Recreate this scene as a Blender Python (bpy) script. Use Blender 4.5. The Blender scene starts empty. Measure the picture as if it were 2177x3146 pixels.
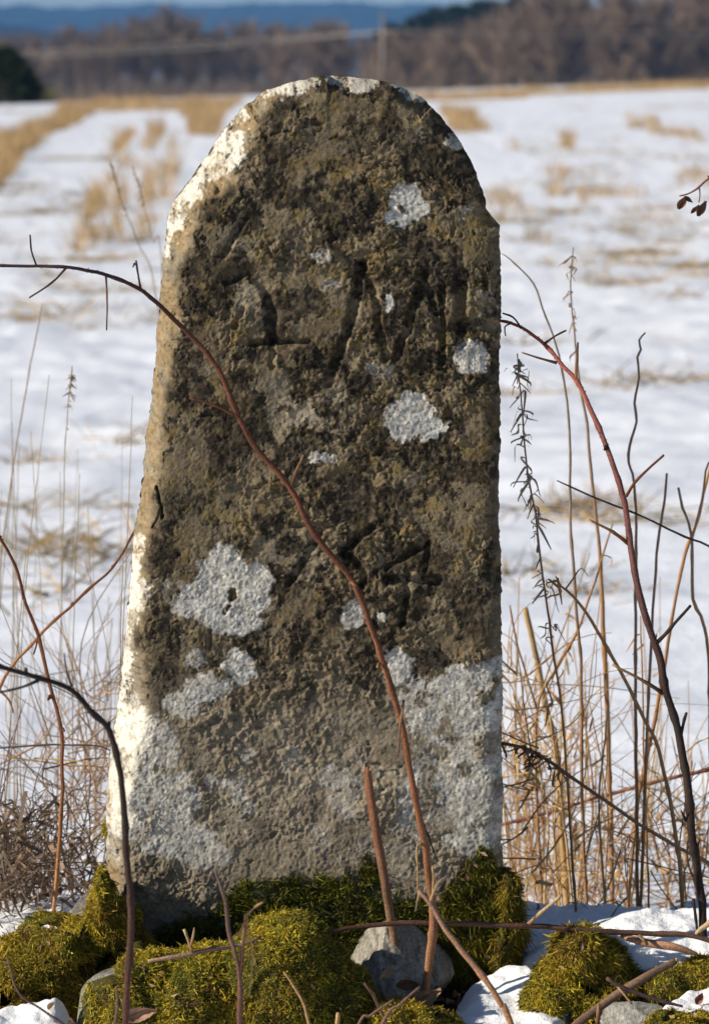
import bpy, math, random
import numpy as np
from mathutils import Vector

# ------------------------------------------------------------------ camera, sky, sun, exposure
SC = bpy.context.scene
COL = SC.collection
FPX = 9769.0                      # focal length in photograph pixels
CX, CY = 1088.5, 1573.0           # photograph centre
PITCH = math.atan((CY - 190.0) / FPX)
CAMY, CAMZ = -3.15, 0.891

cam_d = bpy.data.cameras.new("camera")
cam = bpy.data.objects.new("camera", cam_d)
COL.objects.link(cam)
SC.camera = cam
cam.location = (0, CAMY, CAMZ)
cam.rotation_euler = (math.pi / 2 - PITCH, 0, 0)
cam_d.sensor_fit = 'VERTICAL'
cam_d.sensor_height = 23.6
cam_d.sensor_width = 15.6
cam_d.lens = FPX * 23.6 / 3146.0
cam_d.clip_start = 0.05
cam_d.clip_end = 20000
cam_d.dof.use_dof = True
cam_d.dof.focus_distance = 3.12
cam_d.dof.aperture_fstop = 7.0

SUN_EL, SUN_A = math.radians(26), math.radians(74.5)      # elevation; angle from the camera side towards the left
SDIR = Vector((-math.cos(SUN_EL) * math.sin(SUN_A), -math.cos(SUN_EL) * math.cos(SUN_A), math.sin(SUN_EL)))
world = bpy.data.worlds.new("World")
SC.world = world
world.use_nodes = True
wn = world.node_tree
wn.nodes.clear()
sky = wn.nodes.new('ShaderNodeTexSky')
sky.sky_type = 'NISHITA'
sky.sun_disc = False
sky.sun_elevation = SUN_EL
sky.sun_rotation = math.atan2(SDIR.x, SDIR.y)
sky.altitude = 300
sky.air_density = 0.8
sky.dust_density = 0.05
sky.ozone_density = 2.0
bg = wn.nodes.new('ShaderNodeBackground')
bg.inputs['Strength'].default_value = 0.062
wo = wn.nodes.new('ShaderNodeOutputWorld')
wn.links.new(sky.outputs[0], bg.inputs[0])
wn.links.new(bg.outputs[0], wo.inputs[0])

sun_d = bpy.data.lights.new("sun", 'SUN')
sun_d.energy = 5.0
sun_d.angle = math.radians(0.53)
sun_d.color = (1.0, 0.90, 0.75)
sun_o = bpy.data.objects.new("sun", sun_d)
COL.objects.link(sun_o)
sun_o.location = SDIR * 30
sun_o.rotation_euler = SDIR.to_track_quat('Z', 'Y').to_euler()

SC.view_settings.view_transform = 'Standard'
SC.view_settings.look = 'None'
SC.view_settings.exposure = 0.42
SC.view_settings.gamma = 1.0
SC.view_settings.use_curve_mapping = False
SC.render.engine = 'CYCLES'
SC.cycles.use_denoising = True
SC.cycles.max_bounces = 6
SC.cycles.diffuse_bounces = 3
SC.cycles.glossy_bounces = 2
SC.cycles.volume_bounces = 0
SC.cycles.use_fast_gi = False

RNG = np.random.default_rng(7)
random.seed(7)

# ------------------------------------------------------------------ numeric helpers
def hash2(ix, iy, s):
    h = (ix.astype(np.int64) * 374761393 + iy.astype(np.int64) * 668265263 + s * 1274126177) & 0xFFFFFFFF
    h = ((h ^ (h >> 13)) * 1103515245) & 0xFFFFFFFF
    h = ((h ^ (h >> 16)) * 2246822519) & 0xFFFFFFFF
    h = h ^ (h >> 15)
    return (h & 0xFFFFFF) / float(0xFFFFFF)

def vnoise(x, y, s=0):
    """value noise in -1..1"""
    x = np.asarray(x, float); y = np.asarray(y, float)
    ix = np.floor(x); iy = np.floor(y)
    fx = x - ix; fy = y - iy
    fx = fx * fx * fx * (fx * (fx * 6 - 15) + 10); fy = fy * fy * fy * (fy * (fy * 6 - 15) + 10)
    a = hash2(ix, iy, s); b = hash2(ix + 1, iy, s); c = hash2(ix, iy + 1, s); d = hash2(ix + 1, iy + 1, s)
    return ((a + (b - a) * fx) * (1 - fy) + (c + (d - c) * fx) * fy) * 2 - 1

def fbm(x, y, s=0, octv=4, gain=0.5, lac=2.03):
    t = 0; a = 1; n = 0
    for k in range(octv):
        t = t + a * vnoise(x + 17.3 * k, y - 9.1 * k, s + 31 * k); n += a
        x = x * lac; y = y * lac; a *= gain
    return t / n

def worley(x, y, s=0):
    ix = np.floor(x); iy = np.floor(y)
    f1 = np.full(x.shape, 9.0); f2 = np.full(x.shape, 9.0); idv = np.zeros(x.shape)
    for dx in (-1, 0, 1):
        for dy in (-1, 0, 1):
            cx = ix + dx; cy = iy + dy
            d = np.hypot(cx + hash2(cx, cy, s) - x, cy + hash2(cx, cy, s + 5) - y)
            closer = d < f1
            f2 = np.where(closer, f1, np.minimum(f2, d))
            idv = np.where(closer, hash2(cx, cy, s + 11), idv)
            f1 = np.where(closer, d, f1)
    return f1, f2, idv

def sst(a, b, v):
    t = np.clip((v - a) / (b - a), 0, 1)
    return t * t * (3 - 2 * t)

CP, SP = math.cos(PITCH), math.sin(PITCH)
def W(px, py, y=0.0):
    """world point seen at photograph pixel (px, py) on the vertical plane at depth y"""
    u = (np.asarray(px, float) - CX) / FPX; v = (CY - np.asarray(py, float)) / FPX
    dy = CP + v * SP; dz = -SP + v * CP
    t = (y - CAMY) / dy
    return np.stack([u * t, np.broadcast_to(np.asarray(y, float), np.shape(t)) * 1.0, CAMZ + dz * t], -1)

def pxs(y):
    """metres for one photograph pixel at depth y"""
    return (y - CAMY) / FPX / CP

def interp(v, pts):
    return np.interp(v, [p[0] for p in pts], [p[1] for p in pts])

def ground_z(x, y):
    """height of the stony bank round the stone (falls to the field at -0.2)"""
    x = np.asarray(x, float); y = np.asarray(y, float)
    ff = interp(x, [(-0.6, -.075), (-.33, -.07), (-.2, -.08), (0, -.08), (.1, -.065), (.17, -.055), (.22, -.04), (.3, -.03), (.5, -.03), (.8, -.06)])
    f0 = interp(x, [(-0.6, -.05), (-.33, -.05), (-.2, -.065), (0, -.065), (.12, -.05), (.17, -.04), (.22, -.01), (.28, .005), (.38, .012), (.8, -.03)])
    f1 = interp(x, [(-0.8, -.06), (-.33, -.04), (-.2, -.04), (.15, -.05), (.25, -.05), (.5, -.05), (.9, -.08)])
    g = sst(-.13, -.035, y)
    f0 = ff * (1 - g) + f0 * g
    t = sst(0.0, 0.12, y)
    z = f0 * (1 - t) + f1 * t
    z = z - 0.20 * np.clip(-0.12 - y, 0, 2) ** 1.0
    r = np.maximum(np.clip((y - 0.2) / 0.75, 0, 1), np.clip((np.abs(x) - 0.6) / 0.9, 0, 1))
    r = np.maximum(r, np.clip((-0.5 - y) / 0.9, 0, 1))
    r = r * r * (3 - 2 * r)
    z = z * (1 - r) + (-0.24) * r
    return z + 0.007 * fbm(x * 14, y * 14, 3, 4) * (1 - r)

# ------------------------------------------------------------------ mesh helpers
def build(name, V, F, mat, parent=None, cols=None, smooth=True):
    """V (n,3); F = list of integer arrays (m,3) or (m,4)"""
    if not isinstance(F, (list, tuple)): F = [F]
    F = [np.asarray(f, np.int32) for f in F if len(f)]
    V = np.asarray(V, np.float32)
    me = bpy.data.meshes.new(name)
    nl = sum(f.size for f in F); nf = sum(len(f) for f in F)
    me.vertices.add(len(V)); me.loops.add(nl); me.polygons.add(nf)
    me.vertices.foreach_set('co', V.ravel())
    me.loops.foreach_set('vertex_index', np.concatenate([f.ravel() for f in F]))
    tot = np.concatenate([np.full(len(f), f.shape[1], np.int32) for f in F])
    st = np.concatenate([[0], np.cumsum(tot)[:-1]]).astype(np.int32)
    me.polygons.foreach_set('loop_start', st)
    me.polygons.foreach_set('loop_total', tot)
    me.update(calc_edges=True)
    me.polygons.foreach_set('use_smooth', np.full(nf, bool(smooth)))
    if cols is not None:
        at = me.color_attributes.new('albedo', 'FLOAT_COLOR', 'POINT')
        c4 = np.ones((len(V), 4), np.float32); c4[:, :3] = cols
        at.data.foreach_set('color', c4.ravel())
    me.materials.append(mat)
    o = bpy.data.objects.new(name, me)
    COL.objects.link(o)
    if parent is not None:
        o.parent = parent
        o.matrix_parent_inverse = parent.matrix_world.inverted()
    return o

def tag(o, label=None, cat=None, group=None, kind=None):
    if label: o['label'] = label
    if cat: o['category'] = cat
    if group: o['group'] = group
    if kind: o['kind'] = kind
    return o

def empty(name, loc):
    e = bpy.data.objects.new(name, None)
    e.empty_display_size = 0.05
    e.location = [float(c) for c in loc]
    COL.objects.link(e)
    return e

class Acc:
    """collects pieces into one mesh"""
    def __init__(s): s.V = []; s.T = []; s.Q = []; s.C = []; s.n = 0
    def add(s, V, F, C):
        V = np.asarray(V, float); s.V.append(V)
        C = np.asarray(C, float)
        s.C.append(np.broadcast_to(C, (len(V), 3)))
        for f in (F if isinstance(F, (list, tuple)) else [F]):
            f = np.asarray(f)
            if len(f): (s.T if f.shape[1] == 3 else s.Q).append(f + s.n)
        s.n += len(V)
    def build(s, name, mat, parent=None, smooth=True):
        F = []
        if s.Q: F.append(np.concatenate(s.Q))
        if s.T: F.append(np.concatenate(s.T))
        return build(name, np.concatenate(s.V), F, mat, parent, np.concatenate(s.C), smooth)

def smooth_path(P, step):
    """Catmull-Rom through rows of P (any number of columns), resampled by step metres"""
    P = np.asarray(P, float)
    Q = np.vstack([2 * P[0] - P[1], P, 2 * P[-1] - P[-2]])
    out = []
    for i in range(1, len(Q) - 2):
        n = max(2, int(np.linalg.norm(Q[i + 1, :3] - Q[i, :3]) / step) + 1)
        t = np.linspace(0, 1, n, endpoint=False)[:, None]
        a, b, c, d = Q[i - 1], Q[i], Q[i + 1], Q[i + 2]
        out.append(0.5 * ((2 * b) + (-a + c) * t + (2 * a - 5 * b + 4 * c - d) * t ** 2 + (-a + 3 * b - 3 * c + d) * t ** 3))
    out.append(P[-1:])
    return np.vstack(out)

def tube(P, R, sides=8, cap=True):
    P = np.asarray(P, float); R = np.asarray(R, float); n = len(P)
    T = np.gradient(P, axis=0); T /= np.linalg.norm(T, axis=1)[:, None] + 1e-12
    up = np.array([0.31, 0.87, 0.21])
    A = np.cross(T, up); A /= np.linalg.norm(A, axis=1)[:, None] + 1e-9
    B = np.cross(T, A)
    th = np.linspace(0, 2 * np.pi, sides, endpoint=False)
    V = P[:, None, :] + R[:, None, None] * (np.cos(th)[None, :, None] * A[:, None, :] + np.sin(th)[None, :, None] * B[:, None, :])
    V = V.reshape(-1, 3)
    i = np.arange(n - 1)[:, None] * sides; j = np.arange(sides)[None, :]; k = (j + 1) % sides
    F = np.stack([i + j, i + k, i + k + sides, i + j + sides], -1).reshape(-1, 4)
    if not cap: return V, [F]
    V = np.vstack([V, P[:1], P[-1:]])
    a = np.arange(sides)
    T1 = np.stack([np.full(sides, n * sides), (a + 1) % sides, a], -1)
    T2 = np.stack([np.full(sides, n * sides + 1), (n - 1) * sides + a, (n - 1) * sides + (a + 1) % sides], -1)
    return V, [F, np.vstack([T1, T2])]

def ribbons(P, D, L, Wd, bend, rng, segs=3, side=None):
    """many tapered ribbons: roots P, directions D, lengths L, widths Wd, bend vectors; returns V, F, index of ribbon per vertex, t per vertex"""
    n = len(P)
    if side is None:
        s = rng.normal(size=(n, 3))
        side = np.cross(D, s)
    side = side / (np.linalg.norm(side, axis=1)[:, None] + 1e-9)
    V = []; tt = []
    for k in range(segs):
        t = k / segs
        c = P + D * (L * t)[:, None] + bend * (L * t * t)[:, None]
        w = (Wd * (1 - 0.55 * t) * 0.5)[:, None]
        V += [c - side * w, c + side * w]; tt += [t, t]
    V.append(P + D * L[:, None] + bend * L[:, None]); tt.append(1.0)
    m = 2 * segs + 1
    V = np.stack(V, 1).reshape(-1, 3)
    b = (np.arange(n) * m)[:, None]
    Q = np.concatenate([b + np.array([[2 * k, 2 * k + 1, 2 * k + 3, 2 * k + 2]]) for k in range(segs - 1)], 0) if segs > 1 else np.zeros((0, 4), int)
    T = b + np.array([[2 * segs - 2, 2 * segs - 1, 2 * segs]])
    return V, [Q, T], np.repeat(np.arange(n), m), np.tile(np.array(tt), n)

# ------------------------------------------------------------------ materials
def mat_base(name):
    m = bpy.data.materials.new(name); m.use_nodes = True
    nt = m.node_tree
    return m, nt, nt.nodes['Principled BSDF']

def mat_albedo(name, rough=0.85, spec=0.25, nscale=300.0, nmix=0.35, bump=0.0, bscale=500.0, bdist=0.001, translucent=0.0):
    """albedo attribute varied by fine noise, with optional fine relief"""
    m, nt, p = mat_base(name)
    at = nt.nodes.new('ShaderNodeAttribute'); at.attribute_name = 'albedo'
    tc = nt.nodes.new('ShaderNodeTexCoord')
    nz = nt.nodes.new('ShaderNodeTexNoise'); nz.inputs['Scale'].default_value = nscale; nz.inputs['Detail'].default_value = 5
    nt.links.new(tc.outputs['Object'], nz.inputs['Vector'])
    mr = nt.nodes.new('ShaderNodeMapRange'); mr.inputs[1].default_value = 0.25; mr.inputs[2].default_value = 0.75
    mr.inputs[3].default_value = 1 - nmix; mr.inputs[4].default_value = 1 + nmix
    nt.links.new(nz.outputs[0], mr.inputs[0])
    mul = nt.nodes.new('ShaderNodeVectorMath'); mul.operation = 'SCALE'
    nt.links.new(at.outputs['Color'], mul.inputs[0]); nt.links.new(mr.outputs[0], mul.inputs['Scale'])
    nt.links.new(mul.outputs[0], p.inputs['Base Color'])
    p.inputs['Roughness'].default_value = rough
    p.inputs['Specular IOR Level'].default_value = spec
    if bump:
        n2 = nt.nodes.new('ShaderNodeTexNoise'); n2.inputs['Scale'].default_value = bscale; n2.inputs['Detail'].default_value = 6; n2.inputs['Roughness'].default_value = 0.65
        nt.links.new(tc.outputs['Object'], n2.inputs['Vector'])
        bp = nt.nodes.new('ShaderNodeBump'); bp.inputs['Strength'].default_value = bump; bp.inputs['Distance'].default_value = bdist
        nt.links.new(n2.outputs[0], bp.inputs['Height']); nt.links.new(bp.outputs[0], p.inputs['Normal'])
    if translucent:
        tr = nt.nodes.new('ShaderNodeBsdfTranslucent'); nt.links.new(mul.outputs[0], tr.inputs['Color'])
        mx = nt.nodes.new('ShaderNodeMixShader'); mx.inputs[0].default_value = translucent
        out = nt.nodes['Material Output']
        nt.links.new(p.outputs[0], mx.inputs[1]); nt.links.new(tr.outputs[0], mx.inputs[2]); nt.links.new(mx.outputs[0], out.inputs[0])
    return m

M_STONE = mat_albedo("weathered_stone", 0.95, 0.15, 650, 0.30, 0.9, 900, 0.0012)
M_ROCK = mat_albedo("grey_rock", 0.92, 0.15, 300, 0.45, 1.0, 260, 0.005)
M_MOSS = mat_albedo("moss", 0.8, 0.15, 120, 0.25, translucent=0.18)
M_CANE = mat_albedo("cane_bark", 0.75, 0.12, 520, 0.42, 0.8, 420, 0.0012)
M_DRY = mat_albedo("dry_stalk", 0.7, 0.25, 160, 0.25, translucent=0.12)
M_STRAW = mat_albedo("straw", 0.75, 0.2, 20, 0.2, translucent=0.2)
M_BARK = mat_albedo("bare_tree", 0.9, 0.15, 6, 0.25)
M_NEEDLE = mat_albedo("needles", 0.8, 0.2, 8, 0.25)
M_LEAF = mat_albedo("dead_leaf", 0.6, 0.3, 250, 0.25, 0.3, 300, 0.001, translucent=0.15)
M_SOIL = mat_albedo("soil", 0.95, 0.15, 180, 0.4, 0.9, 260, 0.006)
M_HILL = mat_albedo("wooded_hill", 0.95, 0.05, 0.02, 0.3)
M_METAL = mat_albedo("galvanised", 0.5, 0.5, 10, 0.08)

def mat_snow(name, tint=(0.86, 0.885, 0.93), bscale=160.0, bdist=0.004, bump=0.35):
    m, nt, p = mat_base(name)
    tc = nt.nodes.new('ShaderNodeTexCoord')
    nz = nt.nodes.new('ShaderNodeTexNoise'); nz.inputs['Scale'].default_value = bscale; nz.inputs['Detail'].default_value = 8; nz.inputs['Roughness'].default_value = 0.62
    nt.links.new(tc.outputs['Object'], nz.inputs['Vector'])
    bp = nt.nodes.new('ShaderNodeBump'); bp.inputs['Strength'].default_value = bump; bp.inputs['Distance'].default_value = bdist
    nt.links.new(nz.outputs[0], bp.inputs['Height']); nt.links.new(bp.outputs[0], p.inputs['Normal'])
    p.inputs['Base Color'].default_value = (*tint, 1)
    p.inputs['Roughness'].default_value = 0.55
    p.inputs['Specular IOR Level'].default_value = 0.3
    return m, nt, p

M_SNOW, _nt, _p = mat_snow("melting_snow", bump=.6, bdist=.005, bscale=220.0)
_p.inputs['Subsurface Weight'].default_value = 0.35
_p.inputs['Subsurface Radius'].default_value = (0.5, 0.7, 1.0)
_p.inputs['Subsurface Scale'].default_value = 0.006

# ------------------------------------------------------------------ the snowy field
def field_edge(az_px):
    return interp(az_px, [(-9000, 74), (0, 76), (300, 82), (700, 98), (1400, 118), (2177, 128), (9000, 130)])

def field_z(x, y):
    x = np.asarray(x, float); y = np.asarray(y, float)
    D = np.hypot(x, y - CAMY)
    fy = np.maximum(y - CAMY, 0.5)
    ap = np.clip(CX + FPX * x / fy, -9000, 9000)
    ap = np.where(y - CAMY < 0.5, np.where(x < 0, -9000, 9000), ap)
    e = field_edge(ap)
    z = -0.2 + 0.25 * sst(30, 130, D) * sst(1000, 2300, ap)
    z = z + 0.05 * fbm(x / 7, y / 7, 41, 3) * sst(3, 14, D) * (1 - 0.5 * sst(60, 100, D))
    b = np.clip(D - e, 0, None)
    z = z - 0.022 * np.where(b < 20, b * b / 40, b - 10) * (1 - sst(250, 420, D)) - 4.2 * sst(250, 420, D) * 1.0
    return np.maximum(z, -6.5)

def build_field():
    rows = np.concatenate([[0.02, 0.4, 1.0, 1.8], np.geomspace(2.6, 130, 620), np.geomspace(133, 700, 40), np.geomspace(760, 9000, 22)])
    th = np.concatenate([np.linspace(-180, -30, 30, endpoint=False), np.linspace(-30, -8, 60, endpoint=False), np.linspace(-8, 8, 300, endpoint=False), np.linspace(8, 30, 60, endpoint=False), np.linspace(30, 180, 30)])
    th = np.radians(th)
    R, T = np.meshgrid(rows, th, indexing='ij')
    X = R * np.sin(T); Y = CAMY + R * np.cos(T)
    Z = field_z(X, Y)
    # wind and melt relief
    rip = fbm(X * 1.1, Y * 2.2, 51, 4) * 0.030 + fbm(X * 4.5, Y * 6.5, 52, 3) * 0.014 + np.abs(fbm(X * 2.0, Y * 3.1, 53, 3)) * 0.016
    rip *= 1.15 * sst(2.0, 3.0, R) * (1 - sst(60, 140, R))
    rip *= 0.55 + 0.45 * sst(4, 12, R)
    Z = Z + rip
    n, m = X.shape
    V = np.stack([X, Y, Z], -1).reshape(-1, 3)
    i = np.arange(n - 1)[:, None] * m; j = np.arange(m - 1)[None, :]
    F = np.stack([i + j, i + j + m, i + j + m + 1, i + j + 1], -1).reshape(-1, 4)[:, ::-1]
    # where the snow has thinned to straw and earth
    thin = fbm(X * 0.55, Y * 0.28, 61, 4) + 0.5 * fbm(X * 2.2, Y * 1.2, 62, 3)
    t = sst(0.52, 0.78, thin) * sst(5, 9, R) * (0.35 + 0.65 * sst(9, 20, R))
    low = sst(0.006, 0.0, rip) * 0.25 * sst(3, 6, R)
    t = np.clip(t + low * sst(0.2, 0.6, thin), 0, 1)
    far = sst(field_edge(np.clip(CX + FPX * X / np.maximum(Y - CAMY, .5), -9000, 9000)) + 6, field_edge(np.clip(CX + FPX * X / np.maximum(Y - CAMY, .5), -9000, 9000)) + 30, R)
    snow = np.array([0.82, 0.865, 0.95]); straw = np.array([0.36, 0.27, 0.14]); wood = np.array([0.13, 0.10, 0.075])
    C = snow + (straw - snow) * (t * 0.8)[..., None]
    C = C + (wood - C) * far[..., None]
    o = build("field", V, F, M_FIELD, cols=C.reshape(-1, 3))
    tag(o, "snow covered stubble field stretching to the trees", kind='structure')

M_FIELD = mat_albedo("snow_field", 0.6, 0.25, 30, 0.04, 0.35, 40, 0.012)
build_field()

# ------------------------------------------------------------------ far hills
def hill(name, label, D, prof, depth, col, spike, seed, x0=-2600, x1=4600):
    """wooded ridge whose skyline follows prof = [(px, py)]"""
    n = 900
    px = np.linspace(x0, x1, n)
    py = interp(px, prof) - spike * np.abs(vnoise(px / 9.0, 0 * px, seed)) - 2.5 * spike * fbm(px / 60., 0 * px, seed + 1, 3)
    rows = 16
    V = []; C = []
    for k in range(rows + 1):
        t = k / rows
        d = D - depth * (1 - t) if k < rows else D + depth * 0.8
        top = CAMZ + D * (190 - py) / FPX
        z = -7 + (top + 7) * math.sin(t * math.pi / 2) ** 0.9
        if k == rows: z = -7 + 0 * top
        else: z = z + (0.03 * (top + 7)) * fbm(px / 40, 0 * px + t * 9, seed + 3, 3) * (1 - t)
        x = (px - CX) / FPX * D
        V.append(np.stack([x, CAMY + d + 0 * x, z], -1))
        C.append(np.array(col)[None, :] * (1 + 0.35 * fbm(px / 25, 0 * px + t * 22, seed + 5, 3))[:, None])
    V = np.array(V).reshape(-1, 3); C = np.array(C).reshape(-1, 3)
    i = np.arange(rows)[:, None] * n; j = np.arange(n - 1)[None, :]
    F = np.stack([i + j, i + j + 1, i + j + n + 1, i + j + n], -1).reshape(-1, 4)
    o = build(name, V, F, M_HILL, cols=C)
    tag(o, label, kind='structure')

hill("hills", "distant blue wooded hills on the skyline", 3600,
     [(-2600, 60), (-900, 40), (-300, 30), (0, 24), (138, 24), (241, 31), (345, 27), (551, 17), (620, 23), (792, 16), (896, 14), (1100, 17), (1260, 22), (1700, 30), (2300, 24), (4600, 60)], 900, (0.014, 0.030, 0.042), 3.0, 71)
hill("foothills", "darker wooded foothill in front of the blue hills", 2000,
     [(-2600, 40), (-700, 66), (0, 84), (130, 92), (240, 118), (420, 135), (900, 150), (1400, 150), (4600, 120)], 500, (0.014, 0.028, 0.034), 4.0, 75)

# ------------------------------------------------------------------ the stone
K = 1.3640            # the outline below was measured on a 1596 px wide copy
LEFT = [(228, 2300), (229, 2060), (231, 1980), (230, 1900), (232, 1800), (240, 1720), (250, 1640), (262, 1560), (270, 1480), (280, 1400), (288, 1300), (297, 1200),
        (312, 1120), (322, 1000), (335, 900), (345, 800), (355, 650), (362, 560), (370, 500), (385, 455), (400, 440)]
TOP = [(400, 440), (430, 398), (470, 340), (500, 292), (540, 248), (590, 207), (650, 185), (720, 172), (760, 171), (840, 179), (900, 195), (950, 220),
       (990, 260), (1030, 310), (1060, 360)]
RIGHT = [(1060, 360), (1080, 410), (1092, 450), (1098, 490), (1103, 503), (1127, 509), (1127, 560), (1130, 700), (1126, 800), (1127, 1000), (1122, 1100), (1128, 1250),
         (1130, 1400), (1132, 1600), (1130, 1700), (1134, 1800), (1130, 1900), (1134, 1960), (1138, 2300)]

def resample(P, n, wob=0.0, seed=0):
    P = np.array(P, float) * K
    s = np.concatenate([[0], np.cumsum(np.linalg.norm(np.diff(P, axis=0), axis=1))])
    t = np.linspace(0, s[-1], n)
    Q = np.stack([np.interp(t, s, P[:, 0]), np.interp(t, s, P[:, 1])], -1)
    k = np.array([1, 2, 3, 2, 1.]) / 9           # soften the corners of the measured line
    for c in range(2):
        q = np.convolve(np.pad(Q[:, c], 2, mode='edge'), k, 'valid'); q[0], q[-1] = Q[0, c], Q[-1, c]
        Q[:, c] = q
    if wob:
        e = np.minimum(1, np.minimum(t, s[-1] - t) / 60)
        Q[:, 0] += wob * e * (fbm(t / 38, 0 * t, seed, 4) + 0.5 * vnoise(t / 9, 0 * t, seed + 3))
        Q[:, 1] += wob * e * fbm(t / 38, 0 * t + 7, seed + 1, 4)
    return Q

def seg_dist(x, y, pts):
    """distance to a polyline, pixels"""
    d = np.full(x.shape, 1e9)
    for (x0, y0), (x1, y1) in zip(pts[:-1], pts[1:]):
        dx, dy = x1 - x0, y1 - y0
        t = np.clip(((x - x0) * dx + (y - y0) * dy) / (dx * dx + dy * dy + 1e-9), 0, 1)
        d = np.minimum(d, np.hypot(x - x0 - t * dx, y - y0 - t * dy))
    return d

def poly_sdf(x, y, pts):
    """positive inside"""
    ins = np.zeros(x.shape, bool); n = len(pts)
    for i in range(n):
        x0, y0 = pts[i]; x1, y1 = pts[(i + 1) % n]
        if y0 == y1: continue
        ins ^= ((y0 > y) != (y1 > y)) & (x < (x1 - x0) * (y - y0) / (y1 - y0) + x0)
    d = seg_dist(x, y, list(pts) + [pts[0]])
    return np.where(ins, d, -d)

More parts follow.
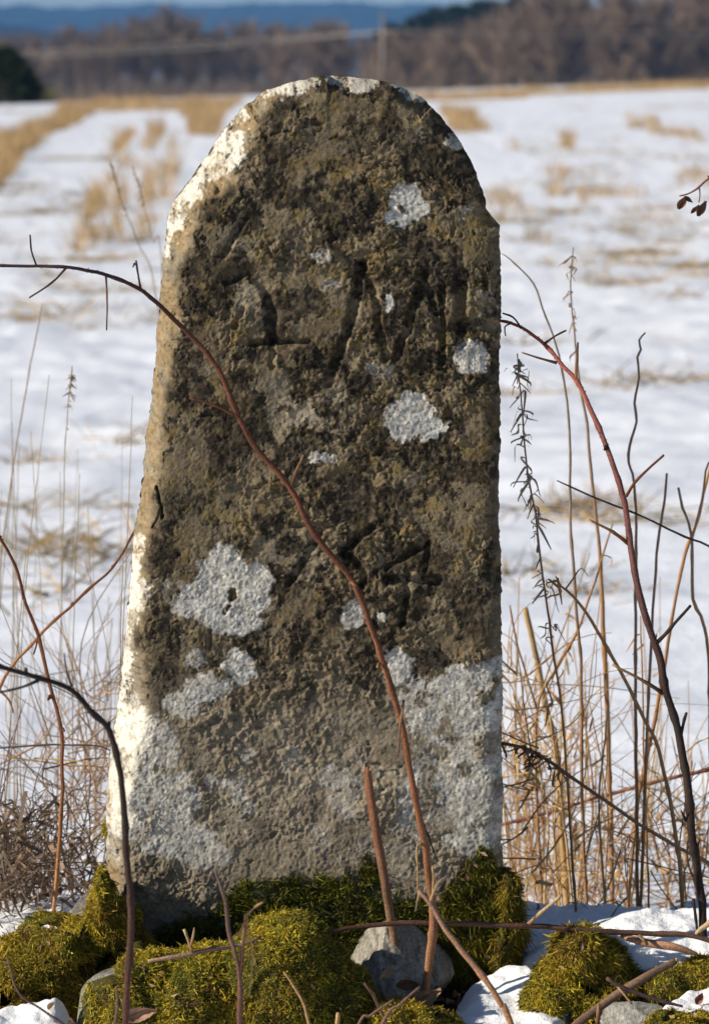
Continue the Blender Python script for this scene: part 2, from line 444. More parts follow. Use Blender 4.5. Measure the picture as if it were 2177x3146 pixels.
def build_stone():
    NC, NR = 430, 900
    L = resample(LEFT, NR, 5, 1); R = resample(RIGHT, NR, 4, 2)[::-1]; T = resample(TOP, NC, 4, 3)
    R[-1] = T[-1]
    B = np.stack([np.linspace(L[0, 0], R[0, 0], NC), np.full(NC, L[0, 1])], -1)
    u = np.linspace(0, 1, NC)[None, :, None]; v = np.linspace(0, 1, NR)[:, None, None]
    # Coons patch between the four edges
    S = (1 - v) * B[None] + v * T[None] + (1 - u) * L[:, None] + u * R[:, None] - ((1 - u) * (1 - v) * B[0] + u * (1 - v) * B[-1] + (1 - u) * v * T[0] + u * v * T[-1])
    X = S[..., 0]; Y = S[..., 1]
    rim = np.vstack([L[::8], T[1:-1:6], R[::-1][::8]])
    d = np.full(X.shape, 1e9); wr = np.zeros(X.shape); sl = np.zeros(X.shape)
    # bevel width and steepness along the rim
    nL = len(L[::8]); nT = len(T[1:-1:6])
    wl = interp(rim[:, 1], [(250, 40), (330, 78), (400, 118), (480, 128), (560, 112), (620, 100), (700, 112), (800, 98), (1000, 72), (1200, 64), (1400, 58), (1600, 62), (1800, 52), (2000, 62), (2150, 95), (2280, 120), (2420, 92), (2600, 80), (3000, 70)])
    wrgt = np.full(len(rim), 22.0)
    isr = rim[:, 0] > 1000
    topb = sst(800, 1000, rim[:, 0]) 
    w_r = np.where(isr, wrgt + 26 * (rim[:, 1] < 330) * (rim[:, 0] < 1330), wl * .86 * (1 - topb) + 34 * topb)
    s_r = np.where(isr, 1.7, interp(rim[:, 1], [(235, .8), (300, 1.2), (420, 1.5), (600, 2.0), (900, 2.7), (2000, 2.6), (2300, 1.7), (2700, 2.2)]))
    for k in range(len(rim) - 1):
        x0, y0 = rim[k]; x1, y1 = rim[k + 1]
        dx, dy = x1 - x0, y1 - y0
        near = np.abs(X - x0) < 260
        near &= np.abs(Y - y0) < 260
        idx = np.nonzero(near)
        xx = X[idx]; yy = Y[idx]
        t = np.clip(((xx - x0) * dx + (yy - y0) * dy) / (dx * dx + dy * dy + 1e-9), 0, 1)
        dd = np.hypot(xx - x0 - t * dx, yy - y0 - t * dy)
        up = dd < d[idx]
        ii = (idx[0][up], idx[1][up])
        d[ii] = dd[up]; wr[ii] = w_r[k]; sl[ii] = s_r[k]
    d = np.minimum(d, 400)
    ww = wr * (1 + 0.28 * fbm(X / 70, Y / 70, 11, 3) + 0.035 * vnoise(X / 21, Y / 21, 12))
    q = ww - d
    bev = 0.5 * (q + np.sqrt(q * q + 15.0 ** 2)) - 0.5 * (-300 + np.sqrt(300 ** 2 + 15.0 ** 2))
    bev = np.clip(bev, 0, None) * sl
    flank = sst(-12, 25, q) * (X < 900)                     # the worn left flank
    px = 0.3225                                             # millimetres for one pixel
    # ---- lichen, stain and stone colour masks (pixels of the photograph)
    wx = X + 15 * fbm(X / 34, Y / 34, 21, 3) + 7 * vnoise(X / 9, Y / 9, 22)
    wy = Y + 15 * fbm(X / 34, Y / 34, 23, 3) + 7 * vnoise(X / 9, Y / 9, 24)
    LOBE = .52 * fbm(X / 40, Y / 40, 121, 6, .74)
    lich = np.zeros(X.shape)
    def spot(cx, cy, rx, ry, a=1.0, soft=0.16):
        e = 1.05 - np.sqrt(((wx - cx * K) / (rx * K)) ** 2 + ((wy - cy * K) / (ry * K)) ** 2) + LOBE * (14.0 / max(rx, ry)) ** .35
        return a * sst(-soft * 0.4, soft * 1.6, e)
    for s_ in [(915, 445, 42, 34), (900, 490, 36, 24), (940, 470, 30, 34), (722, 578, 20, 16, .7), (738, 640, 24, 14, .6), (880, 685, 11, 20, .9), (1066, 805, 44, 38, .95), (925, 930, 62, 48), (965, 965, 40, 30), (905, 965, 38, 30),
               (712, 1030, 20, 12, .8), (745, 1030, 16, 11, .9), (505, 1290, 62, 66), (560, 1330, 60, 62), (470, 1350, 70, 52), (520, 1400, 70, 34), (575, 1300, 40, 40), (430, 1360, 46, 36, .8),
               (795, 1385, 32, 34, .75), (857, 1390, 15, 18), (897, 1500, 34, 42), (540, 1505, 38, 44), (470, 1550, 62, 34, .9), (410, 1585, 44, 34, .85), (440, 1490, 26, 22, .7),
               (762, 1755, 46, 24, .75), (740, 1740, 26, 15, .7), (557, 1697, 14, 12, .7), (420, 1900, 80, 44, .9), (370, 1900, 60, 40, .85), (470, 1930, 54, 34, .85), (360, 1680, 40, 60, .8), (400, 1800, 60, 60, .8), (345, 2010, 20, 16, .5), (640, 1965, 46, 14, .45), (1020, 320, 20, 20, .7), (1045, 470, 34, 14, .45),
               (1092, 680, 30, 36, .4), (850, 830, 36, 18, .5), (590, 515, 12, 8, .5), (880, 1960, 50, 26, .4), (905, 1880, 40, 60, .5), (660, 1720, 18, 12, .4), (395, 1330, 40, 28, .45), (930, 1075, 40, 18, .3)]:
        lich = np.maximum(lich, spot(*s_))
    def area(pts, a=1.0, soft=16.0):
        return a * sst(-soft * .5, soft * .6, poly_sdf(wx, wy, [(p * K, r * K) for p, r in pts]) + 75 * LOBE)
    lich = np.maximum(lich, area([(880, 1570), (920, 1520), (990, 1515), (1060, 1490), (1160, 1462), (1160, 1640), (1150, 1900), (1050, 1935), (990, 1900), (905, 1870), (890, 1780), (940, 1690), (905, 1620)], 0.92) * (0.42 + 0.58 * sst(-.28, .16, fbm(wx / 55, wy / 55, 29, 5, .6))))
    lich = np.maximum(lich, area([(240, 1580), (300, 1570), (345, 1615), (380, 1625), (345, 1690), (352, 1740), (430, 1740), (455, 1800), (430, 1870), (330, 1890), (225, 1890), (215, 1750)], 0.95) * (0.62 + 0.38 * sst(-.28, .12, fbm(wx / 50, wy / 50, 30, 5, .6))))
    veil = sst(1520 * K, 1680 * K, Y + 120 * LOBE) * sst(2010 * K, 1900 * K, Y) * sst(-.10, .30, fbm(wx / 75, wy / 75, 133, 6, .66))
    lich = np.maximum(lich, .62 * veil * (1 + .4 * sst(1000, 500, X)))
    hole = np.maximum(spot(525, 1337, 12, 12), spot(508, 1372, 10, 9)); lich = lich * (1 - hole)
    for hx, hy, hr in ((905, 470, 9), (893, 500, 7), (560, 1260, 8), (1000, 1700, 18), (960, 1800, 14)):
        lich = lich * (1 - spot(hx, hy, hr, hr, .9))
    # chalk-white crust on the flank and round the crest
    fl = np.zeros(X.shape)
    fl = np.maximum(fl, area([(560, 285), (545, 380), (500, 405), (455, 425), (425, 470), (405, 520), (350, 600), (350, 560), (380, 450), (430, 390), (500, 290)], 1, 12))
    fl = np.maximum(fl, area([(475, 300), (540, 240), (555, 262), (500, 310), (440, 400)], .8, 10))
    fl = np.maximum(fl, area([(300, 1195), (322, 1200), (318, 1300), (348, 1330), (322, 1390), (302, 1420), (296, 1520), (280, 1600), (200, 1600), (240, 1480), (270, 1380)], 1, 12))
    fl = np.maximum(fl, area([(200, 1580), (262, 1540), (300, 1595), (365, 1625), (350, 1680), (315, 1730), (296, 1870), (200, 1890)], 1, 14))
    fl = np.maximum(fl, area([(590, 210), (640, 175), (720, 160), (720, 190), (650, 215), (600, 225)], .9, 10))
    fl = np.maximum(fl, area([(720, 165), (860, 165), (845, 200), (790, 195), (730, 184)], .7, 8))
    fl = np.maximum(fl, area([(880, 185), (905, 180), (960, 215), (950, 238), (915, 210)], .95, 8))
    fl *= 0.5 + 0.5 * sst(-.3, .1, fbm(wx / 40, wy / 60, 33, 5, .62))
    white = np.maximum(lich, fl)
    dark = np.zeros(X.shape)
    for s_ in [(1035, 738, 52, 32, .9), (420, 912, 30, 24, .9), (1105, 930, 26, 90, .6), (1105, 1180, 26, 120, .4), (372, 1250, 42, 62, .9), (360, 1400, 34, 60, .75), (795, 1895, 56, 50, .85), (445, 1130, 40, 34, .7), (520, 940, 40, 50, .5),
               (395, 1130, 32, 60, .6), (400, 640, 30, 60, .55), (490, 600, 60, 40, .5), (620, 580, 34, 24, .7), (1010, 1320, 70, 26, .6), (1080, 1420, 60, 50, .6), (640, 860, 40, 40, .3), (330, 1700, 20, 20, .3), (700, 600, 30, 20, .5), (470, 700, 60, 60, .35),
               (360, 1550, 30, 60, .6), (420, 1660, 50, 40, .45), (950, 600, 60, 30, .4), (1085, 600, 30, 60, .5)]:
        dark = np.maximum(dark, spot(*s_, .5) if len(s_) == 5 else spot(*s_))
    blot = sst(0.02, 0.14, fbm(wx / 85, wy / 85, 35, 6, .66) + .05 + .08 * sst(900, 1500, X) * sst(2100, 1700, Y)) * (1.0 - 0.45 * sst(1450 * K, 1750 * K, Y)) * (1 - flank * .75)
    dark = np.maximum(dark, blot * 0.95)
    tan = np.zeros(X.shape)
    for s_ in [(680, 940, 100, 80, .9), (560, 660, 60, 60, .7), (540, 540, 40, 60, .6), (640, 870, 70, 40, .7), (720, 960, 60, 50, .8), (760, 900, 60, 40, .6), (620, 1230, 60, 60, .5), (700, 1270, 60, 50, .5), (950, 312, 60, 34, .7), (840, 200, 60, 30, .6),
               (700, 1800, 200, 150, .6), (520, 1880, 180, 80, .6), (620, 1640, 80, 60, .4), (800, 1640, 90, 70, .45), (930, 1330, 50, 60, .4), (1000, 1240, 40, 30, .5), (900, 1990, 90, 60, .5), (880, 1100, 120, 40, .2), (470, 1000, 50, 50, .3)]:
        tan = np.maximum(tan, spot(*s_, .6))
    tan = np.maximum(tan, flank * (1 - sst(1900 * K, 2000 * K, Y) * .2) * 0.9)
    dark *= 1 - np.clip(white * 1.3, 0, 1); tan *= 1 - dark * .8
    grain = fbm(X / 8.5, Y / 8.5, 126, 3, .65); gr2 = fbm(X / 22, Y / 22, 127, 4, .6)
    lich = lich * sst(.28, .62, lich + .55 * grain + .35 * gr2)
    fl = fl * sst(.22, .6, fl + .5 * grain + .35 * gr2)
    white = np.maximum(lich, fl)
    crust = np.clip(1 - tan * .75 - white * .8, 0, 1)
    must = sst(0.1, 0.5, fbm(X / 38, Y / 38, 37, 4)) * sst(1560 * K, 1200 * K, Y) * (1 - flank) * (1 - white)
    # ---- relief, millimetres outwards
    wX = X + 12 * fbm(X / 30, Y / 30, 13, 3); wY = Y + 12 * fbm(X / 30, Y / 30, 14, 3)
    g1, g2, gid = worley(wX / 9., wY / 9., 6)
    h = 3.4 * fbm(X / 260, Y / 260, 10, 3) + 1.6 * fbm(X / 95, Y / 95, 16, 3)
    fA = fbm(wX / 90, wY / 90, 19, 6, .62); fB = fbm(wX / 30, wY / 27, 17, 4, .62); fC = fbm(wX / 12, wY / 12, 18, 3, .6)
    plate = sst(-.035, .035, fA)                            # crust flaked off in plates
    plat2 = sst(-.05, .06, fB); plat3 = sst(-.1, .2, fC)
    rough = .06 + 1.25 * sst(-.12, .24, fbm(X / 190, Y / 190, 120, 4))
    lowz = sst(1440 * K, 1700 * K, Y + 90 * gr2)
    h += crust * (1 - .15 * lowz) * ((.6 + 1.1 * np.minimum(rough, 1)) * plate + rough * (1.0 * plat2 * (.4 + .6 * plate) + .75 * plat3 + .75 * fC + .6 * fB))
    h += .45 * fbm(X / 8, Y / 8, 124, 2)
    h += .35 * fbm(X / 6.5, Y / 6.5, 20, 2)
    h += (1 - crust) * (.3 * fbm(X / 12, Y / 12, 122, 3) + .6 * fbm(X / 45, Y / 45, 25, 3)) + lowz * .25 * fbm(X / 7, Y / 7, 129, 2)
    h += white * (0.55 + .30 * sst(.75, .15, g1) * (gid - .3) + .28 * fbm(X / 7, Y / 7, 128, 2))
    h += flank * (3.4 * fbm(X / 30, Y / 44, 125, 5, .66) + 1.0 * plat2 - 1.2 * sst(.30, .48, fbm(X / 8, Y / 11, 132, 2)))
    pit = sst(0.40, 0.55, fbm(X / 24, Y / 24, 27, 3)) * crust * (1 - flank) * sst(-.1, .3, fbm(X / 130, Y / 130, 123, 2))
    h -= 2.4 * pit
    h -= 1.3 * dark * crust * sst(-.2, .3, fbm(X / 30, Y / 30, 28, 3)) + 2.5 * hole
    # ---- the cut letters, much eroded
    def cut(pts, w, dep):
        nonlocal h
        dd = seg_dist(X + 5 * fbm(X / 30, Y / 30, 38, 3) + 2.5 * vnoise(X / 8, Y / 8, 44), Y + 5 * fbm(X / 30, Y / 30, 39, 3), pts)
        h = h - 1.45 * dep * sst(w * 1.1, w * .3, dd) * (0.85 + .3 * fbm(X / 40, Y / 40, 40, 2))
    for pts, w, dep in [([(751, 668), (686, 785)], 17, 5.5), ([(700, 860), (760, 830), (820, 880), (838, 1036)], 24, 4.5), ([(838, 1030), (835, 1125)], 13, 4), ([(772, 1052), (945, 1050)], 13, 7),
                        ([(745, 950), (720, 1000)], 12, 3), ([(1113, 812), (1079, 981), (1010, 1174)], 20, 7), ([(1113, 812), (1150, 900), (1165, 1020), (1190, 1100)], 15, 4.5), ([(1303, 838), (1251, 1008), (1215, 1100)], 18, 6.5), ([(1303, 838), (1330, 930), (1340, 1010)], 11, 4),
                        ([(1357, 870), (1358, 1119)], 13, 6.5), ([(1417, 840), (1415, 1050)], 24, 6.5), ([(1400, 1005), (1530, 1005)], 34, 4.5), ([(1490, 860), (1500, 960)], 14, 3),
                        ([(897, 1613), (1000, 1622)], 14, 5), ([(985, 1640), (888, 1790)], 17, 5.5), ([(1142, 1620), (1048, 1696)], 15, 6), ([(1048, 1696), (1098, 1728), (1120, 1759), (1113, 1802)], 13, 5.5), ([(1100, 1640), (1060, 1770)], 9, 3),
                        ([(1316, 1668), (1192, 1742)], 12, 5), ([(1183, 1780), (1345, 1785)], 16, 7), ([(1316, 1676), (1298, 1770)], 11, 4.5), ([(1250, 1800), (1233, 1915)], 14, 5),
                        ([(480, 1500), (497, 1560), (500, 1590)], 6, 7), ([(497, 1560), (470, 1620)], 5, 3)]:
        cut(pts, w, dep)
    h -= 2.5 * spot(680, 930, 110, 80, 1, .5) + 2.0 * spot(560, 650, 60, 60, 1, .5)      # worn hollows
    edge = sst(0, 16, d)
    Yd = (bev * px - h * (0.25 + 0.75 * edge)) / 1000.0
    P = W(X, Y, 0.0)
    # move along y only: the outline stays where it was measured
    P[..., 1] = Yd
    # ---- colours
    n1 = fbm(X / 11, Y / 11, 81, 3)[..., None]; n2 = fbm(X / 80, Y / 80, 82, 4)[..., None]
    brown = np.array([0.118, 0.089, 0.053]); grey = np.array([0.30, 0.258, 0.188]); blk = np.array([0.022, 0.018, 0.013]); mus = np.array([0.170, 0.118, 0.034])
    lgrey = np.array([0.50, 0.485, 0.44]); chalk = np.array([0.63, 0.59, 0.50])
    C = brown * (1 + 0.45 * n1 + 0.3 * n2)
    fresh = (1 - plate) * (1 - plat2) * crust * (.25 + .5 * sst(1500 * K, 1750 * K, Y))
    C = C + (grey * .8 - C) * fresh[..., None]
    knob_ = sst(.05, .3, fB + .4 * fC) * crust                 # pale crumbs of crustose lichen
    C = C + (np.array([.25, .20, .122]) - C) * (knob_ * .55)[..., None]
    C = C + (mus * (1 + .3 * n1) - C) * (must * .55)[..., None]
    C = C + (grey * (1 + .22 * n1 + .15 * n2) - C) * (tan * .85)[..., None]
    C = C + (blk - C) * (np.clip(dark * (0.6 + .5 * sst(-.3, .2, fbm(X / 15, Y / 15, 83, 3))), 0, 1) * .92)[..., None]
    C = C + (blk * 2 - C) * (pit * .3)[..., None]
    C = C + (lgrey * (1 + .22 * n1 + .18 * n2) - C) * np.clip(lich * (.84 + .45 * n1[..., 0]), 0, 1)[..., None]
    dots = (lich * sst(.36, .5, fbm(X / 7, Y / 7, 134, 2)))[..., None]              # fruiting bodies
    C = C * (1 - .45 * dots)
    C = C * (1 + (lich * .22 * fbm(X / 45, Y / 45, 135, 3))[..., None] * np.array([1, .9, .6]))
    low = sst(1480 * K, 1720 * K, Y + 60 * gr2)[..., None]                     # the lower third is paler stone
    C = C * (1 - low * .0) + (np.array([.275, .232, .168]) * (1 + .5 * n1 + .45 * n2) - C) * low * (.6 * (1 - white))[..., None]
    och = (flank * (1 - fl) * sst(-.25, .2, fbm(X / 50, Y / 90, 131, 4)))[..., None]
    C = C + (np.array([.25, .175, .085]) * (1 + .3 * n1) - C) * och * .75
    spk = (flank * sst(.30, .48, fbm(X / 8, Y / 11, 132, 2)))[..., None]
    C = C + (chalk * (1 + .14 * n1 + .1 * n2) - C) * np.clip(fl * 1.05, 0, 1)[..., None]
    C = C * (1 - .32 * spk)
    n, m = X.shape
    V = P.reshape(-1, 3); Cv = C.reshape(-1, 3)
    i = np.arange(n - 1)[:, None] * m; j = np.arange(m - 1)[None, :]
    F = np.stack([i + j, i + j + 1, i + j + m + 1, i + j + m], -1).reshape(-1, 4)
    # ---- flanks and back
    rim_i = np.concatenate([np.arange(n) * m, (n - 1) * m + np.arange(1, m), (np.arange(n - 2, -1, -1)) * m + m - 1])
    R0 = V[rim_i]; C0 = Cv[rim_i]
    cen = np.array([0.02, 0, 0.42]); TH = 0.19
    layers = [R0]; cl = [C0]
    kk = np.arange(len(rim_i))
    for t in np.linspace(0.05, 1, 22):
        L_ = R0.copy()
        yb = R0[:, 1] + (TH - R0[:, 1]) * t
        sh = 0.012 * t + 0.06 * max(0, t - .8) / .2 * max(0, t - .8) * 5
        L_[:, 0] += (cen[0] - R0[:, 0]) * sh; L_[:, 2] += (cen[2] - R0[:, 2]) * sh * .8
        nz = fbm(kk / 26., 0 * kk + t * 9, 91, 4)
        L_[:, 0] -= np.abs(nz) * .004 * np.sign(R0[:, 0]); L_[:, 1] = yb
        layers.append(L_)
        mix = sst(-.1, .3, fbm(kk / 60., 0 * kk + t * 5, 92, 4))[:, None]
        cl.append(C0 * (1 - min(1, t * 4)) + (grey * .8 * (1 - mix) + chalk * .7 * mix) * min(1, t * 4))
    nr = len(rim_i); base = len(V)
    idx = [rim_i] + [base + k * nr + np.arange(nr) for k in range(len(layers) - 1)]
    V = np.vstack([V] + layers[1:]); Cv = np.vstack([Cv] + cl[1:])
    Fs = [np.stack([a[:-1], b[:-1], b[1:], a[1:]], -1) for a, b in zip(idx[:-1], idx[1:])]
    V = np.vstack([V, [[0.02, TH + .01, .4]]]); Cv = np.vstack([Cv, [grey]])
    last = idx[-1]
    TF = np.stack([np.full(nr - 1, len(V) - 1), last[1:], last[:-1]], -1)
    o = build("boundary_stone", V, [np.vstack([F] + Fs), TF], M_STONE, cols=Cv)
    tag(o, "tall round-topped weathered boundary stone with worn cut letters and white lichen", "stone")
    return P, Yd, X, Y

SP_, SYD, SX, SY = build_stone()

# ------------------------------------------------------------------ the bank
def build_bank():
    xs = np.concatenate([np.linspace(-1.6, -.45, 40, endpoint=False), np.linspace(-.45, .5, 260, endpoint=False), np.linspace(.5, 1.6, 40)])
    ys = np.concatenate([np.linspace(-1.5, -.25, 30, endpoint=False), np.linspace(-.25, .3, 160, endpoint=False), np.linspace(.3, 1.1, 60)])
    X, Y = np.meshgrid(xs, ys)
    Z = ground_z(X, Y) + .004 * fbm(X * 60, Y * 60, 5, 4)
    C = np.array([.055, .042, .028]) * (1 + .5 * fbm(X * 30, Y * 30, 6, 4))[..., None]
    s = sst(.16, .24, Y + .03 * fbm(X * 12, Y * 12, 7, 3)) 
    s = np.maximum(s, sst(.42, .5, np.abs(X) + .03 * fbm(X * 12, Y * 12, 7, 3)))
    s = np.maximum(s, sst(-.3, -.38, Y + .03 * fbm(X * 12, Y * 12, 8, 3)))
    C = C + (np.array([.84, .86, .91]) - C) * s[..., None]
    n, m = X.shape
    i = np.arange(n - 1)[:, None] * m; j = np.arange(m - 1)[None, :]
    F = np.stack([i + j, i + j + 1, i + j + m + 1, i + j + m], -1).reshape(-1, 4)
    o = build("ground", np.stack([X, Y, Z], -1).reshape(-1, 3), F, M_SOIL, cols=C.reshape(-1, 3))
    tag(o, "low bank of dark soil under the stone", kind='structure')
build_bank()

def snow_patch(label, px0, px1, y0, y1, poly, thick, seed, edge=.02, extra=None):
    """a lying sheet of snow with rounded melting edges; poly in metres (x, y)"""
    xs = np.arange(px0, px1, .0022); ys = np.arange(y0, y1, .0026)
    X, Y = np.meshgrid(xs, ys)
    sd = poly_sdf(X + .010 * fbm(X * 40, Y * 40, seed, 3), Y + .010 * fbm(X * 40, Y * 40, seed + 1, 3), poly)
    t = np.clip(sd / edge, -1, 1)
    prof = np.where(t > 0, np.sqrt(np.clip(1 - (1 - t) ** 2, 0, 1)), 0)
    Z = ground_z(X, Y) * 1.0 + thick * prof * (1 + .30 * fbm(X * 18, Y * 18, seed + 2, 3)) + (.0016 * fbm(X * 110, Y * 110, seed + 4, 3) + .003 * fbm(X * 45, Y * 45, seed + 6, 2)) * (t > 0) - .012 * (t <= 0)
    if extra is not None: Z = Z + extra(X, Y) * np.clip(t, 0, 1)
    n, m = X.shape
    i = np.arange(n - 1)[:, None] * m; j = np.arange(m - 1)[None, :]
    F = np.stack([i + j, i + j + 1, i + j + m + 1, i + j + m], -1).reshape(-1, 4)
    keep = (t.ravel()[F] > -.5).any(1)
    F = F[keep]
    used = np.unique(F); mp = np.zeros(n * m, int); mp[used] = np.arange(len(used))
    o = build("snow", np.stack([X, Y, Z], -1).reshape(-1, 3)[used], mp[F], M_SNOW)
    tag(o, label, "snow", kind='stuff')
    return o

snow_patch("snow lying behind the moss at the lower left edge", -.62, -.2, -.02, .4, [(-.6, .36), (-.6, .0), (-.36, .03), (-.285, .05), (-.25, .12), (-.22, .2), (-.22, .36)], .016, 101)
snow_patch("thin snow in front of the mossy bank, bottom left corner", -.6, -.2, -.3, -.08, [(-.58, -.29), (-.58, -.125), (-.34, -.13), (-.275, -.15), (-.262, -.2), (-.28, -.28)], .068, 111, .03)
snow_patch("sunlit snow ridge behind the mossy hummock on the right", .14, .8, -.16, .3, [(.155, .03), (.17, -.01), (.215, -.025), (.26, -.075), (.33, -.12), (.42, -.15), (.78, -.14), (.78, .28), (.16, .28)], .024, 121)
snow_patch("snow drift at the right foot of the stone", .07, .24, -.3, .0, [(.088, -.27), (.084, -.14), (.098, -.075), (.12, -.03), (.158, -.015), (.185, -.04), (.2, -.09), (.215, -.135), (.21, -.27)], .03, 131, .028)
snow_patch("small cushion of snow near the bottom right corner", .25, .5, -.26, -.08, [(.29, -.17), (.30, -.14), (.34, -.118), (.48, -.12), (.48, -.24), (.31, -.21)], .032, 141)
snow_patch("little lump of snow between the grey rock and moss", .005, .07, -.19, -.11, [(.022, -.165), (.02, -.142), (.04, -.13), (.058, -.14), (.052, -.168)], .014, 151)

# ------------------------------------------------------------------ rocks
def blob(c, r, seed, amp=.18, nu=90, nv=60, freq=2.2, power=2.6, facet=0.0):
    """lumpy closed stone: centre, radii, superellipsoid power"""
    u = np.linspace(0, 2 * np.pi, nu, endpoint=False); v = np.linspace(-np.pi / 2, np.pi / 2, nv)
    U, Vv = np.meshgrid(u, v)
    D = np.stack([np.cos(Vv) * np.cos(U), np.cos(Vv) * np.sin(U), np.sin(Vv)], -1)
    k = (np.abs(D) ** power).sum(-1) ** (-1 / power)
    n = fbm(D[..., 0] * freq + D[..., 2] * 1.7 + 5, D[..., 1] * freq - D[..., 2] * 1.3, seed, 5) + .5 * fbm(D[..., 2] * freq + 3, D[..., 0] * freq * 1.3, seed + 3, 4)
    if facet:
        w1, w2, wi = worley(D[..., 0] * 1.6 + D[..., 2] * .9, D[..., 1] * 1.6 - D[..., 2] * .7, seed + 9)
        n = n + facet * (wi - .5)
    P = D * (k * (1 + amp * n))[..., None]
    V = np.array(c) + P * np.array(r)
    V = V.reshape(-1, 3)
    i = np.arange(nv - 1)[:, None] * nu; j = np.arange(nu)[None, :]; j2 = (j + 1) % nu
    F = np.stack([i + j, i + j2, i + j2 + nu, i + j + nu], -1).reshape(-1, 4)
    return V, F

def normals(V, F):
    N = np.zeros_like(V)
    fn = np.cross(V[F[:, 2]] - V[F[:, 0]], V[F[:, 3 if F.shape[1] == 4 else 1]] - V[F[:, 1]])
    for k in range(F.shape[1]): np.add.at(N, F[:, k], fn)
    return N / (np.linalg.norm(N, axis=1)[:, None] + 1e-12)

def rock_cols(V, seed, base=(.30, .29, .27)):
    x, z = V[:, 0] * 60 + V[:, 1] * 23, V[:, 2] * 60 - V[:, 1] * 31
    c = np.array(base) * (1 + .35 * fbm(x, z, seed, 4) + .2 * vnoise(x * 6, z * 6, seed + 1))[:, None]
    pk = sst(.15, .5, fbm(x * .7, z * .7, seed + 4, 3))[:, None]
    c = c + (np.array([.36, .29, .26]) - c) * pk * .5
    bl = sst(.25, .5, fbm(x * 2.2, z * 2.2, seed + 6, 3))[:, None]
    return c + (np.array([.06, .055, .045]) - c) * bl * .6

def shaped(outline, y, thick, seed, n=70, rows=26, bulge=.5, amp=.006, chip=0):
    """a stone whose front outline is given in photograph pixels at depth y; the front swells towards the camera"""
    O = W([p[0] for p in outline], [p[1] for p in outline], y)
    O = np.vstack([O, O[:1]])
    s = np.concatenate([[0], np.cumsum(np.linalg.norm(np.diff(O, axis=0), axis=1))])
    t = np.linspace(0, s[-1], n, endpoint=False)
    O = np.stack([np.interp(t, s, O[:, k]) for k in range(3)], -1)
    c = O.mean(0)
    V = []
    for k in range(rows):
        a = -np.pi / 2 + np.pi * (k + .5) / rows
        f = np.cos(a) ** .55
        L = c + (O - c) * f
        L = L.copy(); L[:, 1] = y + thick * np.sin(a) * (bulge if a < 0 else 1)
        V.append(L)
    V = np.array(V)
    x = V[..., 0] * 40 + V[..., 1] * 19; z = V[..., 2] * 40 - V[..., 1] * 27
    off = amp * (fbm(x * .5, z * .5, seed, 4) + .35 * fbm(x * 2.5, z * 2.5, seed + 2, 3))
    V[..., 1] -= off * 1.2
    V[..., 2] += off * .5
    V = V.reshape(-1, 3)
    i = np.arange(rows - 1)[:, None] * n; j = np.arange(n)[None, :]; j2 = (j + 1) % n
    F = np.stack([i + j, i + j2, i + j2 + n, i + j + n], -1).reshape(-1, 4)
    if chip:
        rr = np.random.default_rng(seed + 1); c0 = V.mean(0); ext = np.ptp(V, axis=0) * .5
        for k in range(chip):
            nn = rr.normal(size=3) * [1, 1, .8]; nn[1] = -abs(nn[1]) * .9; nn /= np.linalg.norm(nn)
            q = (V - c0) @ nn; lim = rr.uniform(.50, .72) * q.max()
            V = V - np.outer(np.clip(q - lim, 0, None) * .9, nn)
        V = V + .0012 * np.stack([0 * x.ravel(), fbm(x.ravel() * 4, z.ravel() * 4, seed + 7, 3), fbm(x.ravel() * 4, z.ravel() * 4 + 9, seed + 8, 3)], -1)
    caps = [np.vstack([V, V[:n].mean(0), V[-n:].mean(0)])]
    V = caps[0]; q = len(V)
    T = np.vstack([np.stack([np.full(n, q - 2), (np.arange(n) + 1) % n, np.arange(n)], -1),
                   np.stack([np.full(n, q - 1), (rows - 1) * n + np.arange(n), (rows - 1) * n + (np.arange(n) + 1) % n], -1)])
    if np.mean(np.einsum('ij,ij->i', normals(V, F)[:len(V) - 2], V[:-2] - V.mean(0))) < 0:
        F = F[:, ::-1]; T = T[:, ::-1]
    return V, F, T

V, F, T = shaped([(1020, 3180), (1040, 3060), (1045, 2905), (1110, 2872), (1180, 2842), (1260, 2838), (1330, 2846), (1385, 2880), (1398, 2990), (1392, 3120), (1380, 3190), (1200, 3220)], -.03, .06, 201, n=140, rows=60, bulge=.9, chip=9)
tag(build("rock", V, [F, T], M_ROCK, cols=rock_cols(V, 202, (.36, .335, .285))), "bare grey rock behind the upright cane, leaning on the stone", "rock")
RV, RF, RT = shaped([(232, 3300), (236, 3110), (250, 3030), (300, 2998), (450, 2985), (600, 2978), (700, 2965), (780, 2935), (840, 2900), (905, 2885), (965, 2902), (1000, 2950), (1065, 3020), (1140, 3080), (1185, 3300), (700, 3400)], -.14, .085, 211, n=120, rows=40, bulge=.8, amp=.013)
tag(build("rock", RV, [RF, RT], M_ROCK, cols=rock_cols(RV, 212, (.27, .26, .225))), "broad pale rock under bright moss at the foot of the stone", "rock")
V, F, T = shaped([(1760, 3260), (1800, 3130), (1880, 3096), (1960, 3090), (2040, 3104), (2110, 3140), (2150, 3260), (1950, 3320)], -.17, .05, 221, amp=.004, n=100, rows=40, chip=6)
tag(build("rock", V, [F, T], M_ROCK, cols=rock_cols(V, 222, (.34, .33, .30))), "grey rock cut off by the bottom edge below the cut stick", "rock")
V, F, T = shaped([(205, 2860), (215, 2805), (245, 2765), (280, 2740), (330, 2760), (340, 2860)], .02, .04, 231, amp=.003, chip=5)
tag(build("rock", V, [F, T], M_ROCK, cols=rock_cols(V, 232, (.16, .16, .16))), "dark wedge of rock at the left foot of the stone", "rock")

